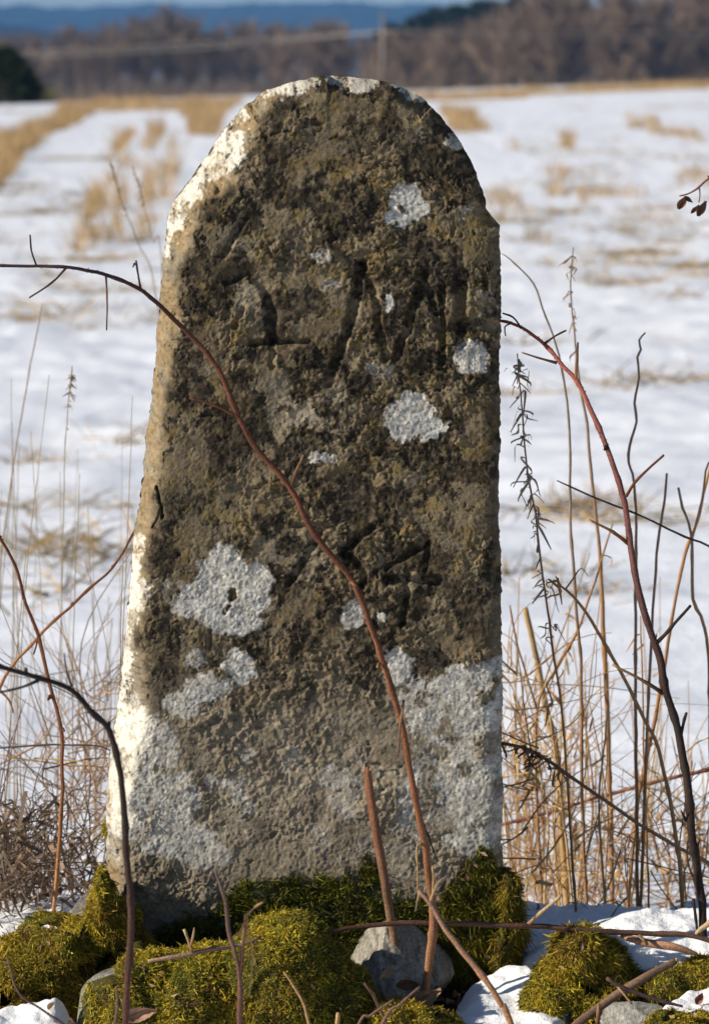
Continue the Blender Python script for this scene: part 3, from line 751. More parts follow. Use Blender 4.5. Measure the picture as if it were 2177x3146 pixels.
# ------------------------------------------------------------------ moss
MOSS_A = np.array([.42, .325, .028]); MOSS_B = np.array([.135, .140, .02]); MOSS_C = np.array([.25, .145, .022])

def sample_surface(V, F, n, rng, keep=None):
    T = np.vstack([F[:, [0, 1, 2]], F[:, [0, 2, 3]]]) if F.shape[1] == 4 else F
    a, b, c = V[T[:, 0]], V[T[:, 1]], V[T[:, 2]]
    fn = np.cross(b - a, c - a); ar = np.linalg.norm(fn, axis=1)
    N = fn / (ar[:, None] + 1e-15)
    w = ar.copy()
    if keep is not None: w = w * keep((a + b + c) / 3, N)
    w = w / w.sum()
    k = rng.choice(len(T), n, p=w)
    r1 = np.sqrt(rng.random(n))[:, None]; r2 = rng.random(n)[:, None]
    return a[k] * (1 - r1) + b[k] * r1 * (1 - r2) + c[k] * r1 * r2, N[k]

def moss_fronds(P, N, rng, length=.011, width=.0014, droop=.55, up=.25, spread=.7, warm=0.0, seed=0, shade_tone=(1, 1, 1)):
    n = len(P)
    clump = fbm(P[:, 0] * 55 + P[:, 1] * 20, P[:, 2] * 55 - P[:, 1] * 25, seed, 3)
    R_ = rng.normal(size=(n, 3)); R_[:, 2] += up
    flow = np.tile([0, 0, -1.], (n, 1)) * droop
    R_ = R_ * spread + flow
    R_ -= N * (R_ * N).sum(1)[:, None]
    R_ /= np.linalg.norm(R_, axis=1)[:, None] + 1e-9
    D = R_ + N * (.35 + .75 * rng.random(n))[:, None]
    D /= np.linalg.norm(D, axis=1)[:, None]
    L = length * (0.45 + .8 * rng.random(n)) * (1 + .5 * clump) * .50
    bend = rng.normal(size=(n, 3)) * .45 - N * .25
    bend[:, 2] -= droop * .3 * rng.random(n)
    V, F, ri, tt = ribbons(P + N * .0005, D, L, width * .8 * (.6 + .6 * rng.random(n)), bend, rng, segs=3)
    V = V + .0006 * rng.normal(size=V.shape) * tt[:, None]
    mixv = np.clip(.5 + .9 * clump + .3 * rng.normal(size=n), 0, 1)[:, None]
    C = MOSS_B * (1 - mixv) + MOSS_A * mixv
    wv = np.clip(warm + .35 * rng.normal(size=n) * (rng.random(n) < .5) + .35 * vnoise(P[:, 0] * 40, P[:, 2] * 40, seed + 5), 0, 1)[:, None]
    C = C * (1 - wv) + MOSS_C * wv
    dead = sst(.28, .5, fbm(P[:, 0] * 75 + P[:, 1] * 30, P[:, 2] * 75, seed + 8, 3))[:, None] * .8
    C = C * (1 - dead) + np.array([.13, .075, .025]) * dead
    C = C * (.65 + .8 * rng.random(n) ** 1.5)[:, None] * np.array(shade_tone)  # last factor paints shade into the moss colour
    return V, F, C[ri] * (1 + .25 * tt)[:, None]

MOSSP = []
def moss_thing(label, pieces, cushion=None, name="moss"):
    """pieces: list of (P, N, keyword arguments); cushion: (V, F) of the dense mat beneath the shoots"""
    acc = Acc(); rng = np.random.default_rng(len(label) * 7 + 3)
    for P, N, kw in pieces:
        V, F, C = moss_fronds(P, N, rng, **kw); acc.add(V, F, C)
    allp = np.vstack([p[0] for p in pieces])
    MOSSP.append((pieces[0][0][::97], pieces[0][1][::97]))
    base = allp[np.argmin(allp[:, 2])]
    e = empty(name, (allp[:, 0].mean(), allp[:, 1].mean(), base[2]))
    bpy.context.view_layer.update()
    tag(e, label, "moss")
    if cushion is not None:
        V, F = cushion
        c = np.array([.06, .055, .014]) * (1 + .4 * fbm(V[:, 0] * 90, V[:, 2] * 90, 9, 3))[:, None]
        build("mat", V, F, M_MOSS, e, c)
    tag(acc.build("shoots", M_MOSS, e, smooth=False), kind='stuff')
    return e

rng = np.random.default_rng(11)
def px_of(P):
    """photograph pixel of world points"""
    d = P - np.array([0, CAMY, CAMZ])
    f = d[:, 1] * CP - d[:, 2] * SP; up = d[:, 1] * SP + d[:, 2] * CP
    return CX + FPX * d[:, 0] / f, CY - FPX * up / f

def cushion(outline, y, thick, seed, n=90, rows=34, amp=.010, bulge=.8):
    V, F, T = shaped(outline, y, thick, seed, n, rows, bulge, amp)
    N = normals(V, F)
    V = V + N * (.017 * fbm(V[:, 0] * 30 + V[:, 1] * 25, V[:, 2] * 34, seed + 4, 4) + .006 * fbm(V[:, 0] * 110 + V[:, 1] * 60, V[:, 2] * 110, seed + 5, 3) - .003)[:, None]
    return V, F

# moss over the broad rock: bright, thick, leaving its left end bare
def keep_rock(c, N):
    a, b = px_of(c)
    bare = sst(330, 420, a + 40 * fbm(c[:, 0] * 60, c[:, 2] * 60, 3, 3)) 
    bare = np.maximum(bare, sst(3010, 3050, b) * sst(250, 300, a))
    top = sst(-60, 0, b - interp(a, [(300, 2992), (450, 2990), (640, 2965), (800, 2872), (1200, 2800)]) + 30)
    return bare * (N[:, 1] < .5) * np.clip(top, 0, 1) + 1e-9
RN = normals(RV, RF)
RK = np.clip(keep_rock(RV, RN), 0, 1)
RM = RV + RN * (.019 * RK - .006 + .016 * RK * fbm(RV[:, 0] * 28, RV[:, 2] * 34, 77, 4) + .004 * RK * fbm(RV[:, 0] * 90, RV[:, 2] * 90, 79, 3) + .002 * RK * fbm(RV[:, 0] * 150, RV[:, 2] * 150, 78, 3))[:, None]
P, N = sample_surface(RM, RF, 64000, rng, keep_rock)
P2 = P
moss_thing("thick bright moss carpet over the broad front rock", [(P2, N, dict(length=.010, width=.0015, droop=.5, seed=31, warm=.12))], (RM, RF))

# mossy bank on the far left
CL = cushion([(-260, 3250), (-260, 2960), (-120, 2930), (0, 2905), (60, 2890), (120, 2868), (200, 2850), (262, 2826), (300, 2880), (300, 2990), (250, 3085), (170, 3092), (60, 3110), (-60, 3190)], -.06, .07, 301)
P, N = sample_surface(CL[0], CL[1], 42000, rng, lambda c, N: (N[:, 1] < .6) + 1e-9)
moss_thing("dark gold moss bank left of the stone, reaching the picture edge", [(P, N, dict(length=.011, width=.0015, droop=.8, seed=32, warm=.35))], CL)

# moss sheath on the left foot of the stone
CL = cushion([(236, 3120), (240, 2960), (258, 2870), (296, 2740), (312, 2665), (330, 2715), (390, 2765), (445, 2820), (470, 2900), (400, 2990), (330, 3060), (290, 3120)], -.028, .045, 311, amp=.006)
P, N = sample_surface(CL[0], CL[1], 24000, rng, lambda c, N: (N[:, 1] < .6) + 1e-9)
def on_stone(fn, n, seed):
    """points on the stone's face where fn(px, py) > random"""
    r = np.random.default_rng(seed)
    w = np.clip(fn(SX, SY), 0, 1) * 1.0
    k = r.choice(w.size, n, p=w.ravel() / w.sum())
    P = SP_.reshape(-1, 3)[k] + r.normal(size=(n, 3)) * [.0006, .0005, .0006]
    N = np.tile([0, -1., 0], (n, 1))
    N[:, 0] -= np.clip((430 - SX.ravel()[k]) / 90, 0, 1) * 1.2
    N /= np.linalg.norm(N, axis=1)[:, None]
    return P, N
Pa, Na = on_stone(lambda x, y: sst(318 + 22 * fbm(y / 60, 0 * y, 3, 2), 300, x) * sst(2545, 2620, y) * (y < 2960), 2600, 5)
moss_thing("moss sheath hanging on the left foot of the stone", [(P, N, dict(length=.013, width=.0014, droop=1.2, up=.1, seed=33, warm=.4)), (Pa, Na, dict(length=.009, width=.0013, droop=.6, seed=34, warm=.3))], CL)

# green moss band along the middle of the foot, shade painted into colour
def band(x, y):
    top = interp(x, [(430, 2880), (520, 2830), (600, 2800), (660, 2790), (690, 2730), (760, 2700), (830, 2700), (900, 2668), (1000, 2690), (1080, 2690), (1110, 2660), (1130, 2615), (1160, 2640), (1175, 2720), (1230, 2760), (1290, 2740), (1340, 2770)])
    top = top + 26 * fbm(x / 26, 0 * x, 5, 3)
    m = sst(top, top + 40, y) * (x > 470) * (x < 1345)
    return m * sst(-.45, -.05, fbm(x / 50, y / 50, 8, 3) + .2)
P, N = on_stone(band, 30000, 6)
moss_thing("low dark green moss fringe along the front foot of the stone", [(P, N, dict(length=.014, width=.0015, droop=.1, up=.9, seed=35, warm=-.1, shade_tone=(.33, .42, .5)))])

# tall moss on the right foot, hanging over the edge, shade painted into colour
def rfoot(x, y):
    top = interp(x, [(1330, 2790), (1380, 2700), (1410, 2660), (1440, 2620), (1480, 2585), (1510, 2590), (1530, 2660), (1570, 2700)])
    top = top + 22 * fbm(x / 22, 0 * x, 15, 3)
    return sst(top, top + 50, y) * (x > 1335)
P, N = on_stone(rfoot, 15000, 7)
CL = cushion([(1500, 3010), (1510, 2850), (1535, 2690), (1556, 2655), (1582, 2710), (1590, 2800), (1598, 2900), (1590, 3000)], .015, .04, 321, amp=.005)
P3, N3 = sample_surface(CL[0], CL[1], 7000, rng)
moss_thing("tall shaggy moss on the right foot of the stone", [(P, N, dict(length=.014, width=.0013, droop=1.0, up=.2, seed=36, warm=-.1, shade_tone=(.36, .42, .45))), (P3, N3, dict(length=.015, width=.0013, droop=1.3, up=.15, seed=37, warm=.1, shade_tone=(.62, .58, .6)))], CL)

# rounded hummock on the right
CL = cushion([(1605, 3090), (1615, 3020), (1640, 2978), (1690, 2938), (1728, 2885), (1762, 2846), (1808, 2850), (1850, 2884), (1905, 2915), (1950, 2972), (1990, 3020), (1975, 3080), (1900, 3120), (1760, 3120)], -.085, .05, 331, amp=.007)
P, N = sample_surface(CL[0], CL[1], 36000, rng, lambda c, N: (N[:, 1] < .7) + 1e-9)
moss_thing("rounded golden moss hummock right of the stone", [(P, N, dict(length=.0135, width=.0014, droop=1.0, up=.3, spread=.5, seed=38, warm=.12))], CL)
CL = cushion([(1620, 3120), (1630, 3030), (1670, 3000), (1740, 3010), (1800, 3050), (1880, 3050), (1840, 3130), (1720, 3180)], -.12, .04, 341, amp=.006)
P, N = sample_surface(CL[0], CL[1], 14000, rng, lambda c, N: (N[:, 1] < .7) + 1e-9)
moss_thing("small moss cushion below the golden hummock, beside the snow drift", [(P, N, dict(length=.011, width=.0014, droop=.9, seed=39, warm=.05))], CL)
CL = cushion([(1900, 3090), (1960, 3000), (2060, 2960), (2150, 2945), (2300, 2950), (2350, 3050), (2200, 3080), (2020, 3100)], -.10, .04, 351, amp=.006)
P, N = sample_surface(CL[0], CL[1], 16000, rng, lambda c, N: (N[:, 1] < .7) + 1e-9)
moss_thing("flat moss patch behind the snow cushion at the right edge", [(P, N, dict(length=.009, width=.0014, droop=.6, seed=40, warm=.1))], CL)
CL = cushion([(1950, 3200), (1990, 3120), (2080, 3100), (2300, 3090), (2350, 3220), (2100, 3260)], -.20, .035, 361, amp=.005)
P, N = sample_surface(CL[0], CL[1], 11000, rng, lambda c, N: (N[:, 1] < .7) + 1e-9)
moss_thing("thin moss along the bottom right corner in front of the snow", [(P, N, dict(length=.008, width=.0014, droop=.6, seed=41, warm=.3))], CL)
CL = cushion([(1120, 3230), (1130, 3130), (1190, 3095), (1280, 3090), (1360, 3105), (1420, 3135), (1440, 3230)], -.19, .035, 371, amp=.005)
P, N = sample_surface(CL[0], CL[1], 11000, rng, lambda c, N: (N[:, 1] < .7) + 1e-9)
moss_thing("moss tuft at the bottom edge below the upright cane", [(P, N, dict(length=.0085, width=.0014, droop=.6, seed=42, warm=.35))], CL)
CL = cushion([(70, 2850), (100, 2828), (150, 2812), (215, 2806), (230, 2830), (150, 2850)], .03, .02, 381, amp=.002)
P, N = sample_surface(CL[0], CL[1], 2600, rng, lambda c, N: (N[:, 2] > -.2) + 1e-9)
moss_thing("small green moss patch showing through the left snow", [(P, N, dict(length=.007, width=.0013, droop=.4, seed=43))], CL)

# ------------------------------------------------------------------ canes, stems and sticks
RED = (.125, .048, .027); REDL = (.185, .078, .038); DARK = (.032, .022, .018); GREYB = (.16, .13, .11); ORNG = (.34, .17, .07); PALE = (.42, .31, .18); TAN = (.36, .22, .10); WOOD = (.25, .15, .085)

def stem_mesh(pts, sides=9, knob=0.18, seed=0, foot=False, step=.005, thin=.64):
    """pts rows: px, py, depth y, radius in pixels -> tube in world space; foot=True carries it down into the ground"""
    P = np.array([list(W(p[0], p[1], p[2])) + [p[3] * thin * pxs(p[2])] for p in pts], float)
    if foot:
        e = P[-1].copy(); d = P[-1, :3] - P[-2, :3]
        gz = max(float(ground_z(e[0], e[1])), float(field_z(e[0], e[1]))) - .012
        if e[2] > gz + .004:
            f = (e[2] - gz); k = d / (abs(d[2]) + 1e-6)
            e2 = e.copy(); e2[0] += np.clip(k[0], -.4, .4) * f; e2[1] += np.clip(k[1], -.3, .3) * f; e2[2] = gz
            P = np.vstack([P, e2])
    S = smooth_path(P, step)
    t = np.arange(len(S))
    r = np.maximum(S[:, 3], .0004) * (1 + knob * .25 * vnoise(t / 5., 0 * t + seed, seed) + knob * 1.1 * np.clip(vnoise(t / 6., 0 * t + 3 + seed, seed + 2) - .55, 0, 1))
    sl_ = np.concatenate([[0], np.cumsum(np.linalg.norm(np.diff(S[:, :3], axis=0), axis=1))])
    rr = np.random.default_rng(seed * 13 + 7); q = .02
    while knob > .1 and q < sl_[-1]:
        r = r * (1 + rr.uniform(.12, .42) * np.exp(-((sl_ - q) / .004) ** 2)); q += rr.uniform(.035, .075)
    wob = np.stack([vnoise(sl_ / .03, 0 * sl_ + k + seed, seed + k) + .5 * vnoise(sl_ / .011, 0 * sl_ + k, seed + k + 5) for k in range(3)], -1)
    S = S.copy(); S[:, :3] += wob * (.0006 * np.minimum(1, np.minimum(sl_, sl_[-1] - sl_) / .03))[:, None]
    V, F = tube(S[:, :3], r, sides)
    return V, F, S

def stem_cols(S, sides, cols, seed, grain=.25):
    """colour runs along the stem through the listed colours"""
    n = len(S); cols = np.array(cols, float)
    t = np.linspace(0, len(cols) - 1, n)
    c = np.stack([np.interp(t, np.arange(len(cols)), cols[:, k]) for k in range(3)], -1)
    c = np.repeat(c, sides, 0)
    a = np.tile(np.arange(sides), n); b = np.repeat(np.arange(n), sides)
    c = c * (1 + grain * vnoise(a * 1.7, b / 4., seed) + grain * .8 * vnoise(a * .9, b / 14., seed + 2))[:, None]
    return np.vstack([c, c[:1], c[-1:]])

def prickles(S, n, rng, size=.0022, col=(.2, .1, .06)):
    acc = Acc()
    k = rng.integers(2, len(S) - 2, n)
    T = S[np.minimum(k + 1, len(S) - 1), :3] - S[k - 1, :3]; T /= np.linalg.norm(T, axis=1)[:, None] + 1e-9
    a = rng.normal(size=(n, 3)); a -= T * (a * T).sum(1)[:, None]; a /= np.linalg.norm(a, axis=1)[:, None]
    for i in range(n):
        r = S[k[i], 3]; b = np.cross(T[i], a[i]); s = size * rng.uniform(.6, 1.3); w = s * .32
        p = S[k[i], :3] + a[i] * r * .85
        V = np.array([p + T[i] * w * 1.3, p + b * w, p - T[i] * w * 1.3, p - b * w, p + a[i] * s + T[i] * s * .35])
        acc.add(V, np.array([[0, 1, 4], [1, 2, 4], [2, 3, 4], [3, 0, 4]]), col)
    return acc

def cane(name, label, cat, pts, cols, twigs=(), thorns=0, group=None, mat=None, sides=9, foot=True, knob=.18, seed=1, tsize=.0022, leaves=(), thin=.64):
    """thing: stem + twigs (+ prickles); twigs: (points, colours)"""
    V, F, S = stem_mesh(pts, sides, knob, seed, foot, thin=thin)
    C = stem_cols(S, sides, cols, seed)
    mat = mat or M_CANE
    if not twigs and not thorns and not leaves:
        o = build(name, V, F, mat, cols=C)
        return tag(o, label, cat, group)
    lo = S[np.argmin(S[:, 2])]
    e = empty(name, lo[:3]); bpy.context.view_layer.update()
    tag(e, label, cat, group)
    st = build("stem", V, F, mat, e, C)
    bpy.context.view_layer.update()
    rg = np.random.default_rng(seed + 50)
    TS = []
    for i, (tp, tc) in enumerate(twigs):
        V, F, T_ = stem_mesh(tp, 7, knob, seed + i + 3, False, .005)
        build("twig", V, F, mat, e, stem_cols(T_, 7, tc, seed + i)); TS.append(T_)
    if thorns:
        acc = prickles(S, thorns, rg, tsize, np.array(cols[len(cols) // 2]) * 1.3)
        tag(acc.build("prickles", mat, st, smooth=False), kind='stuff')
    for lf in leaves:
        leaf_mesh("leaf", lf, e)
    return e

def leaf_mesh(name, spec, parent=None, rng_seed=None):
    """spec: px, py, y, length px, width px, roll angle in the picture (deg), curl, colour"""
    px_, py_, y, ln, wd, ang, curl, col = spec
    u = np.linspace(0, 1, 13); v = np.linspace(-1, 1, 9)
    U, Vv = np.meshgrid(u, v, indexing='ij')
    sc = pxs(y)
    half = np.sin(np.pi * np.clip(U, 0.02, .98) ** .8) ** .8 * wd * .5 * sc * (1 + .12 * np.sin(U * 37))
    lx = (U - .5) * ln * sc; lz = half * Vv
    sd = int(abs(px_) + abs(py_))
    dep = curl * ln * sc * (Vv ** 2 * .35 + (U - .4) ** 2 * .8) + ln * sc * .08 * fbm(U * 4 + sd, Vv * 2, sd, 3)
    tw = curl * 1.1 * (U - .5)
    a = math.radians(ang); ca, sa = math.cos(a), math.sin(a)
    lz2 = lz * np.cos(tw) - dep * np.sin(tw) * .6; dep2 = lz * np.sin(tw) + dep * np.cos(tw)
    o = W(px_, py_, y)
    V = np.stack([o[0] + lx * ca - lz2 * sa, o[1] - dep2, o[2] + lx * sa + lz2 * ca], -1).reshape(-1, 3)
    n, m = U.shape
    i = np.arange(n - 1)[:, None] * m; j = np.arange(m - 1)[None, :]
    F = np.stack([i + j, i + j + 1, i + j + m + 1, i + j + m], -1).reshape(-1, 4)
    C = np.array(col) * (1 + .3 * fbm(U * 6 + sd, Vv * 3, sd + 1, 3) - .3 * np.exp(-(Vv / .12) ** 2) * (U < .95))[..., None]
    ob = build(name, V, F, M_LEAF, parent, C.reshape(-1, 3))
    return ob

def dead_leaf(label, spec, group=None):
    return tag(leaf_mesh("dead_leaf", spec), label, "leaf", group)

# the long cane arching across the stone
cane("bramble_cane", "long reddish bramble cane arching across the front of the stone", "cane",
     [(-60, 812, -.22, 7), (0, 815, -.22, 7), (110, 816, -.22, 7.5), (210, 820, -.22, 8), (330, 845, -.21, 9), (440, 895, -.20, 10), (545, 990, -.19, 11), (660, 1120, -.18, 12), (770, 1350, -.17, 12.5), (890, 1495, -.165, 13), (965, 1640, -.16, 13.5), (1080, 1782, -.155, 14), (1140, 1930, -.15, 14.5), (1190, 2080, -.145, 15), (1232, 2220, -.14, 15.5), (1258, 2360, -.135, 16), (1290, 2520, -.13, 17), (1316, 2680, -.125, 18), (1330, 2800, -.12, 20), (1322, 2930, -.115, 21), (1300, 3075, -.11, 20)],
     [DARK, (.06, .03, .03), RED, RED, RED, REDL, REDL, (.25, .12, .062), ORNG],
     [([(112, 814, -.22, 5), (98, 770, -.225, 4), (93, 722, -.23, 4)], [DARK, DARK]),
      ([(205, 822, -.22, 6), (160, 868, -.225, 4.5), (90, 915, -.23, 4)], [RED, DARK]),
      ([(326, 842, -.21, 6), (331, 920, -.215, 4), (328, 1015, -.22, 3.5)], [RED, DARK]),
      ([(432, 885, -.20, 6), (424, 840, -.2, 4.5), (418, 800, -.2, 4)], [DARK, DARK]),
      ([(415, 808, -.2, 6), (408, 822, -.2, 2)], [DARK, DARK]),
      ([(715, 1272, -.175, 8), (660, 1245, -.18, 6), (582, 1222, -.185, 5)], [REDL, RED]),
      ([(892, 1500, -.165, 6), (905, 1460, -.17, 5), (932, 1398, -.175, 4.5)], [RED, WOOD]),
      ([(1165, 2040, -.15, 12), (1158, 2050, -.155, 6)], [RED, ORNG]),
      ([(1078, 1785, -.155, 12), (1092, 1800, -.16, 5)], [RED, ORNG]),
      ([(1240, 2150, -.14, 7), (1232, 2210, -.145, 6), (1222, 2330, -.15, 3)], [WOOD, (.12, .06, .04)]),
      ([(1293, 2510, -.128, 6), (1310, 2560, -.12, 5), (1335, 2625, -.115, 3.5)], [DARK, DARK]),
      ([(1300, 2595, -.13, 8), (1280, 2600, -.135, 5), (1282, 2680, -.138, 5), (1285, 2760, -.14, 4)], [TAN, WOOD]),
      ([(1328, 2660, -.14, 5), (1330, 2720, -.14, 4), (1322, 2800, -.14, 4)], [TAN, TAN])],
     thorns=320, seed=1, tsize=.0014)
# the cane on the right that goes behind the stone
cane("bramble_cane", "dark prickly cane bending left to the right edge of the stone", "cane",
     [(1500, 985, .06, 6), (1545, 986, .05, 6.5), (1590, 1000, .04, 7), (1640, 1030, .03, 8), (1690, 1075, .02, 9), (1730, 1125, .015, 10), (1770, 1170, .01, 11), (1812, 1255, .0, 12), (1850, 1340, -.005, 12.5), (1885, 1440, -.01, 13), (1915, 1530, -.015, 14), (1932, 1640, -.02, 15), (1952, 1780, -.025, 16), (1985, 1900, -.03, 17), (2025, 2020, -.03, 17), (2040, 2110, -.035, 18), (2080, 2240, -.04, 19), (2108, 2400, -.045, 20), (2120, 2540, -.05, 20), (2140, 2660, -.05, 20), (2155, 2780, -.055, 20), (2160, 2930, -.06, 21)],
     [(.34, .07, .05), (.30, .09, .07), (.24, .09, .07), (.17, .07, .06), (.10, .05, .045), DARK, DARK, DARK, DARK],
     [([(1600, 1008, .035, 5), (1575, 975, .03, 4), (1542, 962, .03, 3.5)], [DARK, DARK]),
      ([(1565, 995, .04, 4), (1550, 1005, .035, 4), (1552, 1032, .03, 3)], [RED, DARK]),
      ([(1673, 1055, .02, 8), (1700, 1035, .015, 4.5), (1738, 1015, .01, 4)], [DARK, DARK]),
      ([(1708, 1115, .015, 8), (1660, 1102, .01, 5), (1602, 1083, .005, 4)], [RED, WOOD]),
      ([(1768, 1165, .01, 9), (1770, 1110, .005, 6), (1774, 1052, .0, 4)], [ORNG, DARK]),
      ([(1862, 1375, -.01, 14), (1855, 1382, -.02, 5)], [DARK, DARK]),
      ([(1922, 1525, -.02, 9), (1960, 1470, -.025, 7), (2038, 1398, -.03, 6)], [RED, RED]),
      ([(1928, 1670, -.02, 10), (1880, 1635, -.025, 7), (1808, 1597, -.03, 6)], [RED, ORNG]),
      ([(2016, 1975, -.03, 11), (2060, 1930, -.035, 8), (2120, 1860, -.04, 7)], [DARK, DARK]),
      ([(2012, 1965, -.03, 6), (2016, 1948, -.03, 2)], [DARK, DARK]),
      ([(2035, 2130, -.035, 11), (1970, 2090, -.04, 8), (1880, 2042, -.045, 6)], [DARK, TAN]),
      ([(2088, 2265, -.04, 10), (2098, 2220, -.04, 7), (2107, 2190, -.045, 6)], [DARK, DARK]),
      ([(2105, 2520, -.05, 10), (2090, 2490, -.055, 3)], [DARK, DARK]),
      ([(2140, 2600, -.05, 9), (2148, 2580, -.055, 3)], [DARK, DARK])],
     thorns=420, seed=2, tsize=.0015)
# canes on the left
cane("bramble_cane", "blurred dark cane arching in the left foreground before the stone", "cane",
     [(-80, 2020, -.62, 11), (0, 2047, -.62, 12), (125, 2084, -.61, 12), (224, 2120, -.6, 13), (281, 2188, -.6, 14), (338, 2246, -.59, 15), (370, 2370, -.585, 15), (385, 2536, -.58, 16), (392, 2666, -.575, 17), (404, 2796, -.57, 17), (398, 2960, -.565, 17), (385, 3160, -.56, 17)],
     [DARK, DARK, DARK, (.07, .036, .026), (.11, .05, .034), (.125, .055, .036), (.125, .055, .036)],
     [([(120, 2090, -.61, 10), (60, 2115, -.615, 6), (-40, 2135, -.62, 5)], [DARK, DARK]),
      ([(222, 2110, -.6, 8), (205, 2060, -.6, 5), (197, 2005, -.6, 4)], [DARK, GREYB]),
      ([(330, 2242, -.59, 16), (336, 2215, -.59, 6)], [DARK, DARK]),
      ([(290, 2190, -.6, 16), (268, 2185, -.6, 6)], [DARK, DARK]),
      ([(80, 2070, -.61, 12), (82, 2050, -.61, 5)], [DARK, DARK]),
      ([(388, 2540, -.58, 20), (398, 2548, -.58, 6)], [DARK, DARK])], thorns=40, seed=3)
cane("bramble_cane", "slim reddish cane standing left of the stone, leaning over the edge", "cane",
     [(-30, 1600, .12, 7), (0, 1649, .12, 7.5), (52, 1746, .12, 8), (78, 1844, .12, 8), (120, 1959, .12, 9), (151, 2099, .12, 9), (188, 2240, .12, 9.5), (192, 2380, .12, 9.5), (184, 2588, .12, 10), (166, 2786, .12, 10)],
     [RED, RED, REDL, REDL, ORNG, (.36, .17, .09)],
     [([(118, 1950, .12, 6), (112, 1985, .12, 4), (104, 2010, .12, 3)], [RED, DARK]), ([(155, 2140, .12, 11), (148, 2150, .11, 5)], [RED, RED]), ([(192, 2240, .12, 11), (200, 2246, .115, 4)], [RED, RED])], thorns=30, seed=4)
cane("bramble_cane", "thin orange cane slanting up to the left edge of the stone", "cane",
     [(425, 1600, .2, 4.5), (416, 1626, .2, 5), (343, 1746, .2, 6), (224, 1855, .2, 7), (120, 1954, .2, 7.5), (42, 2042, .2, 8), (0, 2115, .2, 8), (-60, 2300, .2, 8), (-80, 2780, .2, 8)],
     [RED, REDL, ORNG, REDL, REDL, WOOD], [([(345, 1742, .2, 8), (352, 1735, .2, 4)], [RED, RED]), ([(225, 1852, .2, 9), (217, 1862, .2, 4)], [RED, RED]), ([(0, 2120, .2, 7), (30, 2155, .2, 5), (42, 2190, .2, 4)], [ORNG, TAN])], seed=5)
# sawn stub in front of the stone
cane("cut_cane", "cut reddish stub standing upright before the lower stone", "stem",
     [(1127, 2358, -.06, 16), (1138, 2440, -.06, 17), (1155, 2560, -.06, 18), (1180, 2700, -.055, 18), (1205, 2840, -.05, 17), (1212, 2900, -.05, 16)], [(.22, .10, .055), (.20, .09, .05), (.21, .115, .065), (.27, .17, .10), (.30, .2, .12)],
     [([(1117, 2372, -.07, 5), (1119, 2352, -.07, 3), (1121, 2338, -.07, 1.5)], [PALE, PALE]), ([(1137, 2368, -.065, 5), (1139, 2352, -.065, 2)], [PALE, PALE])], knob=.06, seed=6, thin=.8)
# fallen stems lying along the foot
cane("fallen_cane", "long brown stem lying across the foot of the stone to the right edge", "stem",
     [(930, 2885, -.14, 9), (1010, 2868, -.13, 10), (1100, 2848, -.12, 11), (1230, 2836, -.115, 12), (1400, 2838, -.11, 12.5), (1560, 2842, -.105, 13), (1680, 2846, -.10, 13), (1800, 2858, -.10, 13), (1960, 2868, -.1, 13), (2100, 2872, -.1, 13), (2190, 2895, -.1, 13), (2300, 2940, -.1, 12)],
     [(.07, .036, .026), (.10, .048, .033), (.115, .056, .04), (.10, .05, .035), (.075, .045, .034), (.13, .075, .05), (.16, .095, .06)],
     [([(1615, 2846, -.1, 12), (1650, 2815, -.105, 9), (1690, 2780, -.11, 9), (1722, 2750, -.115, 8)], [WOOD, PALE, PALE]), ([(1355, 2842, -.115, 9), (1335, 2856, -.12, 4)], [RED, RED]), ([(1960, 2870, -.1, 9), (1985, 2900, -.11, 7), (1975, 2885, -.12, 4)], [WOOD, WOOD])], foot=False, seed=7)
cane("fallen_cane", "flat grey-brown stalk resting on the front moss carpet", "stem",
     [(455, 2953, -.235, 8), (560, 2935, -.235, 11), (640, 2918, -.233, 11), (740, 2902, -.23, 9), (800, 2880, -.225, 7)], [(.34, .22, .14), (.24, .15, .10), (.2, .12, .08), (.17, .1, .07)], foot=False, seed=8)
cane("forked_twig", "tiny forked pale twig standing by the flat stalk on moss", "twig",
     [(566, 2855, -.24, 8), (580, 2890, -.24, 7), (592, 2925, -.235, 6)], [PALE, ORNG], [([(586, 2905, -.24, 5), (593, 2875, -.242, 6), (597, 2850, -.243, 3)], [ORNG, PALE])], foot=False, seed=9)
# blurred twigs nearest the camera
cane("forked_twig", "blurred forked reddish twigs in front of the moss carpet", "twig",
     [(660, 2672, -.55, 7), (690, 2760, -.545, 8), (703, 2860, -.54, 10), (722, 2920, -.54, 10), (738, 3000, -.535, 12), (738, 3170, -.53, 14)], [(.14, .095, .075), (.13, .065, .048), (.13, .058, .042), (.13, .055, .038)],
     [([(738, 3000, -.535, 10), (748, 2900, -.54, 9), (757, 2810, -.545, 9)], [RED, WOOD]), ([(757, 2812, -.545, 6), (785, 2785, -.55, 5), (808, 2772, -.555, 4)], [WOOD, TAN]), ([(755, 2825, -.545, 6), (735, 2865, -.545, 5), (715, 2880, -.545, 4)], [ORNG, ORNG]),
      ([(660, 2675, -.55, 7), (672, 2640, -.55, 4), (682, 2620, -.55, 3)], [GREYB, GREYB]), ([(757, 2850, -.545, 4), (775, 2920, -.54, 3), (765, 3060, -.54, 3)], [TAN, TAN])], seed=10)
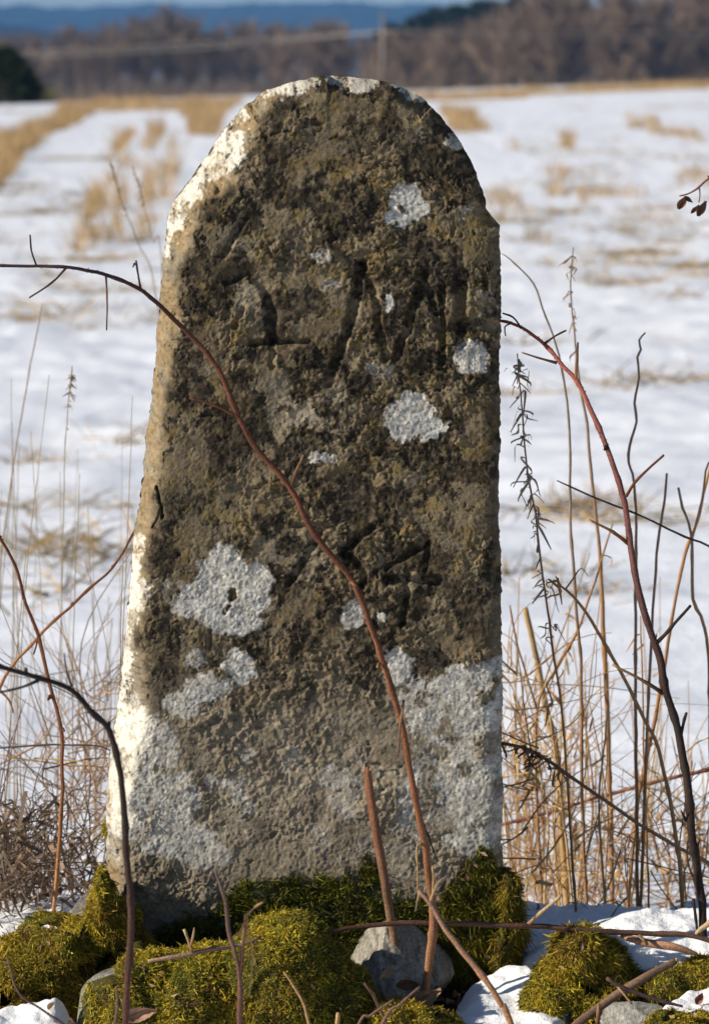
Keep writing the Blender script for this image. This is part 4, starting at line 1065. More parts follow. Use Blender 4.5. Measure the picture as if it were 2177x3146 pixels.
cane("slanting_stem", "blurred orange stem slanting down to the bottom edge over snow", "stem",
     [(1285, 2735, -.42, 8), (1325, 2780, -.425, 10), (1370, 2855, -.43, 11), (1430, 2935, -.44, 11), (1490, 3010, -.45, 11), (1540, 3090, -.455, 11), (1575, 3160, -.46, 11)], [(.2, .12, .085), (.27, .145, .09), (.27, .13, .06), REDL, RED, RED],
     [([(1320, 2770, -.425, 8), (1345, 2715, -.42, 7), (1380, 2690, -.415, 6)], [TAN, GREYB]), ([(1290, 2740, -.42, 6), (1280, 2770, -.42, 4), (1276, 2800, -.42, 3)], [TAN, GREYB])], seed=11, thin=.85)
for lab, pts in [("thin dark twig crossing the bottom left snow corner", [(22, 2940, -.5, 4), (60, 3050, -.5, 6), (130, 3100, -.5, 6), (200, 3150, -.5, 6), (260, 3200, -.5, 6)]),
                 ("thin tan stalk leaning over the front moss carpet", [(870, 2985, -.4, 3), (890, 3010, -.4, 6), (930, 3080, -.4, 7), (955, 3170, -.4, 7)]),
                 ("short blurred stalk by the left foreground cane at the bottom", [(358, 3030, -.5, 6), (362, 3090, -.5, 8), (350, 3170, -.5, 9)]),
                 ("pale stub poking up at the bottom edge by moss", [(1040, 3112, -.3, 12), (1036, 3150, -.3, 12), (1034, 3190, -.3, 12)]),
                 ("dark twig leaning up towards the upright cane base", [(1290, 3030, -.3, 6), (1230, 3085, -.3, 7), (1170, 3150, -.3, 8)]),
                 ("second dark twig beneath it, crossing the moss tuft", [(1210, 3070, -.32, 6), (1140, 3120, -.32, 7), (1090, 3170, -.32, 7)]),
                 ("curved brown twig on moss beside the small snow lump", [(1118, 3020, -.25, 6), (1140, 3050, -.25, 7), (1160, 3085, -.24, 7)])]:
    cane("loose_twig", lab, "twig", pts, [TAN if 'tan' in lab or 'pale' in lab else (.12, .07, .055), WOOD], seed=len(lab))
cane("cut_stick", "thick cut grey-brown stick leaning across the lower right corner", "stick",
     [(2075, 2952, -.20, 16), (2000, 2992, -.205, 20), (1920, 3040, -.21, 22), (1840, 3095, -.215, 22), (1770, 3150, -.22, 22), (1700, 3230, -.22, 20)], [(.14, .085, .055), (.16, .10, .065), (.12, .075, .05), (.14, .09, .06)],
     [([(2076, 2946, -.205, 6), (2079, 2952, -.2, 8)], [PALE, PALE]), ([(1838, 3085, -.225, 8), (1836, 3110, -.23, 10), (1834, 3150, -.23, 10)], [WOOD, RED])], knob=.1, seed=12)
cane("forked_twig", "dark forked twig lying beside the thick cut stick", "twig",
     [(1862, 3005, -.24, 9), (1900, 3030, -.24, 10), (1960, 3055, -.24, 10), (2030, 3075, -.24, 9), (2095, 3092, -.24, 6)], [(.10, .06, .05), (.07, .045, .04), (.08, .05, .045)], [([(1895, 3030, -.24, 6), (1915, 3055, -.245, 5), (1940, 3085, -.25, 4)], [TAN, WOOD])], foot=False, seed=13)
cane("fallen_branch", "orange-brown broken branch half sunk in snow near right edge", "branch",
     [(1900, 2872, -.085, 8), (1930, 2882, -.09, 16), (1990, 2898, -.095, 20), (2060, 2908, -.10, 20), (2120, 2925, -.10, 13), (2140, 2932, -.1, 6)], [(.36, .2, .12), (.33, .18, .11), (.36, .2, .12), (.3, .17, .1)], foot=False, seed=14, knob=.1)
cane("dark_stub", "short dark prickly stub left of the right edge cane", "stem", [(2128, 2762, -.06, 8), (2132, 2800, -.06, 7), (2140, 2870, -.06, 6), (2142, 2925, -.06, 6)], [DARK, DARK], [([(2130, 2785, -.06, 6), (2122, 2775, -.06, 3)], [DARK, DARK])], seed=15)
cane("pale_stub", "pale stub leaning out at the lower right edge", "stem", [(2135, 2870, -.13, 6), (2150, 2855, -.13, 12), (2190, 2830, -.13, 14), (2240, 2815, -.13, 14), (2260, 2900, -.13, 13)], [PALE, TAN, WOOD], seed=16)
cane("snow_twig", "tiny dark forked twig sticking out of the snow drift", "twig", [(1412, 3053, -.15, 5), (1408, 3070, -.15, 6), (1402, 3092, -.15, 6)], [DARK, DARK], [([(1408, 3072, -.15, 5), (1418, 3068, -.152, 3)], [DARK, DARK])], foot=False, seed=17)
# sprig with withered leaves at the upper right edge
cane("bramble_cane", "withered sprig with curled brown leaves at upper right edge", "cane",
     [(2085, 602, -.10, 4), (2110, 596, -.10, 4), (2140, 580, -.10, 4.5), (2190, 548, -.10, 5.5), (2260, 600, -.10, 9), (2320, 900, -.10, 11), (2345, 1500, -.1, 14), (2350, 2400, -.1, 17), (2350, 2900, -.1, 18)], [(.2, .09, .07), REDL, RED, RED, RED],
     [([(2147, 578, -.1, 3.5), (2148, 600, -.1, 3), (2145, 622, -.1, 3)], [RED, WOOD]), ([(2180, 552, -.1, 4), (2172, 540, -.1, 3)], [DARK, DARK])], seed=18,
     leaves=[(2092, 622, -.10, 44, 26, 75, .9, (.20, .10, .055)), (2112, 612, -.105, 30, 14, -20, .9, (.10, .06, .04)), (2152, 640, -.10, 50, 26, 80, 1.0, (.15, .075, .05)), (2132, 642, -.10, 34, 14, 60, .9, (.24, .12, .06))])
# fallen leaves
dead_leaf("curled tan leaf at the base of the upright cane", (1300, 3065, -.15, 130, 62, 38, .5, (.36, .22, .14)))
dead_leaf("pale curled leaf upright between grey rock and moss carpet", (1188, 2985, -.13, 66, 26, 60, .8, (.45, .32, .2)))
dead_leaf("dark shrivelled leaf in the hollow under the grey rock", (1255, 3020, -.12, 80, 36, 10, .7, (.2, .11, .06)))
dead_leaf("brown leaf lying against the left foreground cane at the bottom", (430, 3110, -.34, 110, 50, 20, .5, (.34, .2, .13)))
dead_leaf("small red-brown leaf lying on the right snow cushion", (2146, 3066, -.17, 42, 26, 70, .5, (.22, .07, .05)))
dead_leaf("small pale leaf scrap on the left moss bank", (158, 3088, -.2, 32, 22, 60, .6, (.5, .36, .22)))

# litter of leaf scraps and bark on the bare soil
def litter():
    r = np.random.default_rng(77); acc = Acc()
    for k in range(420):
        x = r.uniform(-.34, .34); y = r.uniform(-.19, .0)
        L = r.uniform(.004, .016); a = r.uniform(0, 6.28); c, s_ = math.cos(a), math.sin(a)
        u = np.linspace(-1, 1, 5)
        w = L * .3 * (1 - u ** 2) + .0008
        px_ = np.stack([u * L * .5, -w], -1); px2 = np.stack([u * L * .5, w], -1)
        z = float(ground_z(x, y)) + .003 + L * .25 * u ** 2 + r.uniform(0, .003)
        V = []
        for i in range(5):
            for q in (px_[i], px2[i]): V.append([x + q[0] * c - q[1] * s_, y + q[0] * s_ + q[1] * c, z[i] + r.normal() * .0012])
        j = np.arange(4) * 2
        acc.add(np.array(V), np.stack([j, j + 1, j + 3, j + 2], -1), np.array([(.3, .18, .1), (.2, .11, .06), (.12, .07, .045), (.38, .26, .16)][r.integers(4)]) * r.uniform(.7, 1.2))
    MP = np.vstack([m_[0] for m_ in MOSSP]); MN = np.vstack([m_[1] for m_ in MOSSP])
    for k in r.choice(len(MP), min(len(MP), 420), replace=False):
        L = r.uniform(.003, .011); d = r.normal(size=3); d -= MN[k] * (d @ MN[k]); d /= np.linalg.norm(d) + 1e-9; b = np.cross(MN[k], d)
        o_ = MP[k] + MN[k] * .0035; w = L * r.uniform(.08, .3)
        V = np.array([o_ - d * L * .5, o_ + b * w, o_ + d * L * .5 + MN[k] * .002, o_ - b * w])
        acc.add(V, np.array([[0, 1, 2, 3]]), np.array([(.34, .2, .1), (.2, .11, .06), (.12, .07, .045), (.42, .3, .18)][r.integers(4)]))
    tag(acc.build("leaf_litter", M_LEAF), "brown leaf and bark scraps strewn on the soil round the rocks", "litter", kind='stuff')
litter()

# ------------------------------------------------------------------ dead stems behind the stone
G_THICK = "dry stems standing in the snow right of the stone"
def curls(S, rng, n, size, col, at=None):
    """withered curled leaves hanging in bunches on a stem"""
    acc = Acc()
    for k in range(n):
        i = rng.integers(1, len(S) - 1) if at is None else int(np.clip(rng.choice(at) + rng.normal() * 2, 1, len(S) - 1))
        p = S[i, :3]; d = rng.normal(size=3); d[2] = -abs(d[2]) * .7; d /= np.linalg.norm(d)
        L = size * rng.uniform(.5, 1.2); t = np.linspace(0, 1, 9)
        ax = rng.normal(size=3); ax /= np.linalg.norm(ax)
        c = p + d * (L * t)[:, None] + np.array([0, 0, -1.]) * (L * .5 * t ** 2)[:, None] + ax * (L * .42 * np.sin(t * rng.uniform(3, 8)))[:, None]
        w = L * .06 * np.sin(np.pi * np.clip(t, .05, .95)) + .0004
        sd = np.cross(d, ax); sd /= np.linalg.norm(sd) + 1e-9
        V = np.stack([c - sd * w[:, None], c + sd * w[:, None]], 1).reshape(-1, 3)
        j = np.arange(8) * 2
        acc.add(V, np.stack([j, j + 1, j + 3, j + 2], -1), np.array(col) * rng.uniform(.7, 1.3))
    return acc

def weed(name, label, cat, pts, cols, ncurl=0, curl_size=.02, nodes=None, group=None, seed=1, twigs=(), mat=None):
    V, F, S = stem_mesh(pts, 6, .2, seed, True, .012)
    C = stem_cols(S, 6, cols, seed, .2)
    rg = np.random.default_rng(seed + 900)
    if not ncurl and not twigs:
        return tag(build(name, V, F, mat or M_DRY, cols=C), label, cat, group)
    lo = S[np.argmin(S[:, 2])]
    e = empty(name, lo[:3]); bpy.context.view_layer.update(); tag(e, label, cat, group)
    st = build("stem", V, F, mat or M_DRY, e, C)
    bpy.context.view_layer.update()
    for i, (tp, tc) in enumerate(twigs):
        V, F, T_ = stem_mesh(tp, 5, .2, seed + i + 3, False, .01)
        build("twig", V, F, mat or M_DRY, e, stem_cols(T_, 5, tc, seed + i))
    if ncurl:
        at = None if nodes is None else [int(q * len(S)) for q in nodes]
        tag(curls(S, rg, ncurl, curl_size, np.array(cols[0]) * 1.1, at).build("withered_leaves", M_DRY, st), kind='stuff')
    return e

BRN = (.29, .165, .085); BRL = (.38, .205, .085); GOLD = (.50, .325, .135); GRB = (.27, .205, .155)
weed("dry_stem", "tall grey stem behind the stone's right edge, tip bent left", "stem", [(1540, 780, .35, 2.5), (1565, 796, .35, 3), (1639, 871, .35, 4.5), (1666, 946, .35, 5), (1709, 1064, .35, 5.5), (1736, 1204, .35, 6), (1749, 1358, .35, 6.5), (1750, 1600, .35, 7), (1760, 1730, .35, 7.5), (1773, 1912, .35, 8), (1784, 2068, .35, 8), (1786, 2400, .35, 8.5), (1800, 2780, .35, 9)], [GRB, GRB, GRB, BRN, BRN, BRL], seed=21)
weed("dry_stem", "thin upright stem with tiny whorls of dead leaves at its tip", "stem", [(1760, 760, .5, 2.5), (1750, 867, .5, 3.5), (1755, 954, .5, 4), (1766, 1051, .5, 4.5), (1780, 1180, .5, 6), (1801, 1301, .5, 7.5), (1823, 1533, .5, 8), (1841, 1687, .5, 9), (1850, 1900, .5, 11), (1868, 2300, .5, 12), (1880, 2760, .5, 12)], [GRB, GRB, BRN, BRL, BRL, BRN], 16, .014, [.02, .06, .1, .14], seed=22)
weed("dry_stem", "brown stem hung with curled withered leaves close to the stone", "stem", [(1588, 1086, .22, 3), (1604, 1270, .22, 4), (1617, 1437, .22, 4.5), (1639, 1555, .22, 5), (1657, 1696, .22, 5.5), (1690, 1950, .22, 6), (1730, 2250, .22, 6.5), (1765, 2760, .22, 7)], [GRB, BRN, BRN, BRL, BRL], 70, .017, [.02, .05, .1, .16, .22, .3, .42], seed=23)
weed("dry_stem", "knobby crooked stem rising beside the right prickly cane", "stem", [(1981, 1022, .3, 4), (1962, 1045, .3, 5), (1966, 1075, .3, 5), (1956, 1098, .3, 6), (1961, 1160, .3, 5.5), (1946, 1239, .3, 6.5), (1953, 1295, .3, 6), (1933, 1371, .3, 6.5), (1930, 1420, .3, 6.5), (1948, 1489, .3, 6.5), (1953, 1700, .3, 7), (1950, 2100, .3, 8), (1958, 2780, .3, 9)], [GRB, GRB, BRN, GRB, BRN, BRL, BRN], seed=24)
weed("dry_stem", "dark thin twig slanting across the snow to the right edge", "stem", [(1709, 1476, .2, 3), (1760, 1500, .2, 4.5), (1850, 1540, .2, 5), (1990, 1595, .2, 5.5), (2100, 1650, .2, 6), (2177, 1680, .2, 6), (2300, 1780, .2, 7), (2400, 2300, .2, 8), (2420, 2800, .2, 8)], [DARK, (.07, .05, .045), (.09, .06, .05), BRN], seed=25)
weed("dry_stem", "straight pinkish stem cut short, near the right edge", "stem", [(2047, 1454, .3, 5.5), (2040, 1530, .3, 6), (2016, 1700, .3, 6.5), (1998, 2000, .3, 7), (1985, 2300, .3, 8), (1965, 2780, .3, 8)], [(.3, .18, .13), (.3, .17, .12), BRL, BRL], seed=26)
weed("dry_stem", "forked red-brown stem by the right edge", "stem", [(2082, 1498, .32, 6), (2095, 1560, .32, 6.5), (2121, 1643, .32, 7), (2126, 1840, .32, 8), (2150, 1890, .32, 8), (2172, 2000, .32, 8), (2180, 2300, .32, 8), (2190, 2780, .32, 8)], [GRB, BRL, BRN, BRN], seed=27, twigs=[([(2240, 1360, .32, 4), (2174, 1424, .32, 5), (2150, 1560, .32, 6), (2122, 1660, .32, 7)], [BRL, BRL])])
weed("dry_stem", "orange stem leaning right behind the prickly cane", "stem", [(2180, 1430, .4, 6), (2140, 1600, .4, 7), (2104, 1700, .4, 8), (2065, 1880, .4, 8), (2030, 2100, .4, 9), (2000, 2260, .4, 9), (1960, 2450, .4, 9), (1930, 2760, .4, 9)], [BRL, ORNG, ORNG, BRL], seed=28)
weed("dry_stem", "bent brown cane ending in a curled dead leaf", "stem", [(1706, 1770, .15, 3), (1722, 1800, .15, 5), (1737, 1812, .15, 6), (1790, 1870, .15, 8), (1862, 1990, .15, 9), (1920, 2090, .15, 9), (1976, 2208, .15, 9.5), (2012, 2280, .15, 9.5), (2039, 2380, .15, 10), (2060, 2480, .15, 10), (2084, 2640, .15, 10), (2096, 2790, .15, 10)], [BRL, BRL, BRN, BRN, BRL, ORNG], 5, .02, [.02, .03], seed=29, mat=M_CANE, twigs=[([(1735, 1812, .15, 5), (1765, 1770, .15, 4), (1785, 1745, .15, 3), (1805, 1770, .15, 2)], [BRL, BRL])])
weed("dry_stem", "slender branched stem crossing behind the thicket near the stone", "stem", [(1880, 1610, .45, 4), (1851, 1704, .45, 5), (1780, 1920, .45, 6), (1715, 2040, .45, 7), (1649, 2172, .45, 7), (1647, 2400, .45, 7.5), (1665, 2780, .45, 8)], [BRL, BRL, BRN, BRN], 14, .02, seed=30, twigs=[([(1565, 1860, .45, 4), (1580, 1950, .45, 5), (1612, 2060, .45, 5), (1648, 2180, .45, 6)], [BRN, BRN])])
weed("dry_stem", "long brown stem arching from the stone down to the right edge", "stem", [(1500, 2270, .1, 7), (1550, 2286, .1, 8), (1620, 2302, .1, 9), (1685, 2338, .1, 9), (1800, 2420, .1, 9.5), (1945, 2520, .1, 9.5), (2060, 2590, .1, 10), (2174, 2650, .1, 10), (2300, 2720, .1, 10), (2380, 2850, .1, 10)], [(.12, .08, .055), (.15, .09, .055), BRN, BRN], 40, .018, [.12, .15, .2], seed=31, mat=M_CANE)
weed("dry_stem", "reddish stem lying almost level through the thicket", "stem", [(1530, 2536, .5, 8), (1650, 2505, .5, 8.5), (1841, 2448, .5, 9), (2000, 2405, .5, 9.5), (2174, 2364, .5, 10), (2350, 2330, .5, 10), (2480, 2500, .5, 10), (2500, 2760, .5, 10)], [(.3, .12, .08), (.3, .12, .08), REDL, RED], seed=32)
weed("dry_stem", "thick pale broken stalk leaning beside the stone", "stem", [(1612, 1868, .6, 13), (1625, 1930, .6, 14), (1649, 2030, .6, 15), (1680, 2200, .6, 17), (1711, 2340, .6, 17), (1740, 2760, .6, 17)], [GOLD, PALE, GOLD, GOLD], seed=33)
rs = np.random.default_rng(21)
STEM_LABEL = "dry reddish-brown stem in the dense thicket right of the stone"
for k in range(92):
    bx = rs.uniform(1548, 2215) if k % 3 else rs.uniform(1555, 1720)
    y = rs.uniform(.3, 1.25); top = rs.uniform(1750, 2560) if k % 2 else rs.uniform(2050, 2600)
    tx = bx + rs.normal() * 60 - 20; r = rs.uniform(3.5, 8)
    mid = (bx + tx) / 2 + rs.normal() * 25
    col = [BRL, GOLD, ORNG, (.5, .36, .2), (.40, .25, .13), (.52, .34, .16)][rs.integers(6)]
    sc = 3.15 / (3.15 + y)
    tw = []
    if rs.random() < .35:
        f = rs.uniform(.2, .6); qx = bx + (mid - bx) * f * 1.5; qy = 2760 - (2760 - top) * (1 - f) * .8
        tw = [([(mid, (top + 2760) / 2, y, r * .6), (mid + rs.normal() * 60, (top + 2760) / 2 - rs.uniform(60, 200), y, r * .3)], [col, col])]
    weed("dry_stem", STEM_LABEL, "stem", [(tx, top, y, r * .55 * sc), (mid, (top + 2760) / 2, y, r * .85 * sc), (bx, 2720, y, r * sc)], [col, col, tuple(np.array(col) * 1.1)], 6 if rs.random() < .3 else 0, .018, group=G_THICK, seed=100 + k, twigs=tw)

def tangle(label, spots, n, length, rng, cols, flakes=0, name="dry_weeds"):
    """a mass of fine curled dead weed stalks and tendrils"""
    acc = Acc()
    for k in range(n):
        x0, x1, p0, p1, y0, y1 = spots[rng.integers(len(spots))]
        y = rng.uniform(y0, y1)
        p = W(rng.uniform(x0, x1), rng.uniform(p0, p1), y)
        d = rng.normal(size=3) * [1, .6, .8]; d[2] += .5; d /= np.linalg.norm(d)
        L = length * rng.uniform(.4, 1.3); t = np.linspace(0, 1, 10)
        ax = rng.normal(size=3); ax -= d * (ax @ d); ax /= np.linalg.norm(ax); bx = np.cross(d, ax)
        w = rng.uniform(1, 5); a = L * rng.uniform(.04, .2)
        c = p + d * (L * t)[:, None] + ax * (a * np.sin(w * t))[:, None] + bx * (a * (1 - np.cos(w * t)))[:, None]
        c[:, 2] = np.maximum(c[:, 2], -.2)
        V, F = tube(c, np.linspace(1, .4, 10) * rng.uniform(.0005, .0012), 4, False)
        acc.add(V, F, np.array(cols[rng.integers(len(cols))]) * rng.uniform(.7, 1.25))
    for k in range(flakes):
        x0, x1, p0, p1, y0, y1 = spots[rng.integers(len(spots))]
        S_ = np.array([list(W(rng.uniform(x0, x1), rng.uniform(p0, p1), rng.uniform(y0, y1))) + [0]] * 3)
        q = curls(S_, rng, 1, .03, np.array(cols[rng.integers(len(cols))]))
        acc.add(q.V[0], q.Q[0] - 0, q.C[0])
    tag(acc.build(name, M_DRY), label, "weeds", kind='stuff')
tangle("fine tangle of dead weeds low in the thicket right of the stone", [(1545, 1800, 2250, 2790, .2, .9), (1545, 1700, 2050, 2500, .25, .8), (1700, 2200, 2450, 2790, .25, .9), (1600, 2200, 2500, 2780, .2, .9)], 260, .14, rs, [BRN, BRL, GOLD, GOLD, TAN], 90)
tangle("brown curled weed tangle at the left edge behind the snow", [(-80, 170, 2420, 2790, .12, .5), (-60, 120, 2480, 2790, .15, .4), (60, 300, 2560, 2790, .15, .6)], 190, .12, rs, [(.14, .085, .06), (.16, .11, .075), (.22, .15, .10), (.12, .09, .065)], 430)
tangle("thin crossing dead stalks left of the stone", [(100, 310, 2250, 2760, .3, .9), (200, 330, 2050, 2600, .4, 1.0)], 150, .2, rs, [BRN, BRL, GRB, TAN])
# grass stalks left of the stone
GL = "thin dry grass stalk rising from the snow left of the stone"
for k in range(30):
    y = rs.uniform(.35, 1.4); bx = rs.uniform(-40, 330); top = rs.uniform(1150, 2350); tx = bx + rs.normal() * 45 + 30
    r = rs.uniform(1.6, 3.4)
    weed("grass_stalk", GL, "grass stalk", [(tx, top, y, r * .6), ((bx + tx) / 2 + rs.normal() * 18, (top + 2740) / 2, y, r), (bx, 2720, y, r * 1.2)], [(.36, .28, .18), (.33, .24, .15), TAN], 0, group="thin grass stalks left of the stone", seed=200 + k)
for k, (a, lab) in enumerate([([(338, 490, 1.6, 3), (352, 540, 1.6, 5), (372, 615, 1.6, 4), (400, 680, 1.6, 3), (430, 760, 1.6, 3), (470, 860, 1.6, 3.5), (500, 1200, 1.6, 3.5), (505, 2500, 1.6, 4)], "faded seed stalk against the golden stubble, leaning left of the stone"),
                              ([(408, 510, 1.8, 3), (425, 570, 1.8, 4), (445, 640, 1.8, 3), (470, 740, 1.8, 3), (500, 900, 1.8, 3), (520, 2500, 1.8, 3)], "second faded seed stalk just right of the taller leaning one"),
                              ([(222, 1125, .7, 3), (218, 1180, .7, 5), (212, 1230, .7, 3), (205, 1300, .7, 2.5), (195, 1600, .7, 2.5), (170, 2700, .7, 3)], "grass stalk with a narrow seed head, mid left"),
                              ([(132, 930, .9, 2), (110, 1040, .9, 3), (80, 1200, .9, 3.5), (50, 1380, .9, 3.5), (20, 1600, .9, 4), (0, 1800, .9, 4), (-30, 2600, .9, 4)], "long leaning grass stalk near the left edge"),
                              ([(0, 2318, .4, 4), (100, 2335, .4, 4), (210, 2352, .4, 5), (320, 2365, .4, 4), (350, 2500, .4, 3), (360, 2700, .4, 3)], "yellow grass blade lying across behind the left canes"),
                              ([(-20, 2300, .3, 4.5), (100, 2290, .3, 5), (220, 2290, .3, 5), (330, 2300, .3, 4), (380, 2400, .3, 4), (400, 2700, .3, 4)], "level thin brown stem reaching the stone's left side")]):
    col = GOLD if 'yellow' in lab else ((.10, .07, .06) if 'level' in lab else (.33, .25, .16))
    weed("grass_stalk", lab, "grass stalk", a, [col, col], 26 if 'seed' in lab else 0, .008, [.02, .04, .06, .09], seed=240 + k)

# ------------------------------------------------------------------ golden stubble on the field
def blades_on(xs, ys, h, rng, wid=.006, lean=.25, cols=((.47, .31, .14), (.38, .24, .11), (.52, .37, .2))):
    n = len(xs); P = np.stack([xs, ys, field_z(xs, ys) - .02], -1)
    D = np.stack([rng.normal(size=n) * lean, rng.normal(size=n) * lean, np.ones(n)], -1); D /= np.linalg.norm(D, axis=1)[:, None]
    L = h * rng.uniform(.3, 1.0, n) * (.75 + .5 * fbm(xs * 1.7, ys * .8, 403, 2))
    bend = rng.normal(size=(n, 3)) * .25; bend[:, 2] = -np.abs(bend[:, 2])
    V, F, ri, tt = ribbons(P, D, L, wid * rng.uniform(.7, 1.4, n), bend, rng, 2)
    c = np.array(cols)[rng.integers(len(cols), size=n)] * rng.uniform(.75, 1.2, n)[:, None]
    return V, F, c[ri]

def at_px(px_, py_):
    """ground position on the flat field seen at a pixel"""
    ang = PITCH + math.atan((py_ - CY) / FPX)
    D = (CAMZ + .19) / math.tan(max(ang, .0045))
    return (px_ - CX) / FPX * D / math.cos(PITCH) * 1.0, CAMY + D

def stubble(label, quads, dens, h, rng, wid, gate=(0.0, .9)):
    """quads: lists of four pixel corners on the field"""
    X = []; Y = []
    for q in quads:
        c = [np.array(at_px(*p)) for p in q]
        ar = .5 * abs(np.cross(c[2] - c[0], c[3] - c[1]))
        n = int(ar * dens)
        u, v = rng.random(n), rng.random(n)
        P = (c[0] * ((1 - u) * (1 - v))[:, None] + c[1] * (u * (1 - v))[:, None] + c[2] * (u * v)[:, None] + c[3] * ((1 - u) * v)[:, None])
        nz = fbm(P[:, 0] * .9, P[:, 1] * .35, 401, 3) + .5 * fbm(P[:, 0] * 3, P[:, 1] * 1.2, 402, 2)
        ed = np.minimum(np.minimum(u, 1 - u), np.minimum(v, 1 - v) + .1)
        k = 1.5 * nz + 1.5 * np.clip(ed, 0, .25) > rng.uniform(gate[0], gate[1], n)
        X.append(P[k, 0]); Y.append(P[k, 1])
    X = np.concatenate(X); Y = np.concatenate(Y)
    V, F, C = blades_on(X, Y, h, rng, wid)
    o = build("stubble", V, F, M_STRAW, cols=C, smooth=False)
    tag(o, label, "stubble", kind='stuff')
rt = np.random.default_rng(31)
stubble("broad golden stubble strip running off the left edge", [[(-120, 620), (30, 560), (120, 440), (-60, 430)], [(-60, 470), (110, 470), (210, 385), (110, 380)], [(90, 410), (220, 395), (300, 350), (210, 345)]], 300, .44, rt, .010, (-.7, .55))
stubble("golden grass fringe along the far field edge behind the stone's left", [[(190, 360), (300, 352), (330, 328), (200, 326)], [(300, 346), (620, 346), (700, 316), (300, 320)], [(560, 362), (700, 352), (760, 310), (580, 318)], [(585, 420), (680, 420), (700, 350), (590, 345)]], 120, .5, rt, .014, (-.8, .5))
stubble("thin golden grass fringe along the far right field edge", [[(1250, 312), (1600, 312), (1640, 296), (1240, 300)], [(1600, 304), (2300, 290), (2300, 278), (1600, 293)], [(1380, 410), (1500, 408), (1440, 350), (1340, 345)]], 90, .5, rt, .018, (-.8, .6))
stubble("rows of golden stubble standing in snow left of the stone", [[(225, 780), (300, 780), (350, 600), (290, 600)], [(330, 760), (380, 760), (410, 560), (370, 560)], [(420, 740), (480, 740), (490, 520), (450, 520)], [(290, 610), (345, 610), (420, 480), (390, 480)], [(470, 640), (540, 640), (560, 430), (520, 430)], [(400, 520), (450, 520), (520, 400), (480, 395)], [(330, 500), (365, 500), (430, 410), (405, 410)], [(250, 700), (290, 700), (330, 560), (300, 560)]], 240, .5, rt, .009, (-.3, .75))
stubble("loose patches of golden stubble in snow right of the stone", [[(1500, 690), (1640, 680), (1560, 590), (1480, 600)], [(1660, 610), (1740, 610), (1740, 520), (1670, 520)], [(1760, 640), (1900, 630), (1880, 570), (1750, 570)], [(1690, 520), (1750, 520), (1760, 420), (1710, 420)], [(1880, 640), (1960, 660), (1980, 600), (1900, 590)], [(2000, 440), (2160, 450), (2120, 415), (1960, 400)], [(1910, 395), (2020, 400), (2000, 372), (1900, 370)], [(2000, 720), (2120, 730), (2100, 690), (2000, 680)], [(1540, 480), (1600, 480), (1590, 440), (1540, 440)], [(2060, 560), (2177, 570), (2170, 530), (2070, 525)], [(1600, 760), (1700, 770), (1680, 735), (1600, 730)]], 170, .32, rt, .011, (-.2, .8))

# single tufts poking through the snow, nearer
def tuft_mesh(seed):
    r = np.random.default_rng(seed); n = 46
    P = np.stack([r.normal(size=n) * .06, r.normal(size=n) * .05, np.full(n, -.01)], -1)
    D = np.stack([r.normal(size=n) * .9, r.normal(size=n) * .7, np.full(n, .55)], -1); D /= np.linalg.norm(D, axis=1)[:, None]
    bend = r.normal(size=(n, 3)) * .3; bend[:, 2] = -.35 * r.random(n)
    V, F, ri, tt = ribbons(P, D, .11 * r.uniform(.4, 1.2, n), np.full(n, .004), bend, r, 3)
    c = np.array([(.46, .31, .13), (.36, .25, .11), (.24, .17, .08)])[r.integers(3, size=n)]
    return V, F, c[ri]
src = []
for s_ in range(4):
    V, F, C = tuft_mesh(500 + s_)
    src.append(build("grass_tuft", V, F, M_STRAW, cols=C, smooth=False))
TL = "small tuft of dry grass poking through the melting snow"
TG = "dry grass tufts scattered over the snowy field"
spots = [(200, 870), (310, 890), (265, 950), (90, 1410), (205, 1410), (180, 1545), (265, 1690), (230, 1640), (130, 1800), (370, 1545), (105, 1670), (1680, 825), (1950, 775), (1640, 740), (1580, 740), (2150, 840), (1700, 820), (1760, 830), (1880, 780), (2080, 715), (2010, 640), (1720, 1540), (1790, 1530), (1850, 870), (1950, 1155), (1870, 1580), (1640, 1760), (1800, 1810), (240, 800), (330, 795), (420, 880), (60, 930), (2120, 1150), (2040, 900), (1590, 690), (2140, 690), (1840, 700), (380, 1330), (60, 1560), (1600, 1040), (1660, 1200)]
spots += [(rt.uniform(1560, 2190), rt.uniform(420, 900)) for _ in range(45)] + [(rt.uniform(-20, 520), rt.uniform(480, 1000)) for _ in range(25)]
for k, (a, b) in enumerate(spots):
    o = src[k] if k < 4 else src[k % 4].copy()
    if k >= 4: COL.objects.link(o)
    x, y = at_px(a, b)
    o.location = (x, y, float(field_z(x, y)) + .005)
    o.rotation_euler = (0, 0, rt.uniform(0, 6.28)); s_ = rt.uniform(.6, 1.3) * (1 + .03 * (y + 3))
    o.scale = (s_ * 1.3, s_, s_ * .8)
    tag(o, TL, "grass tuft", TG)

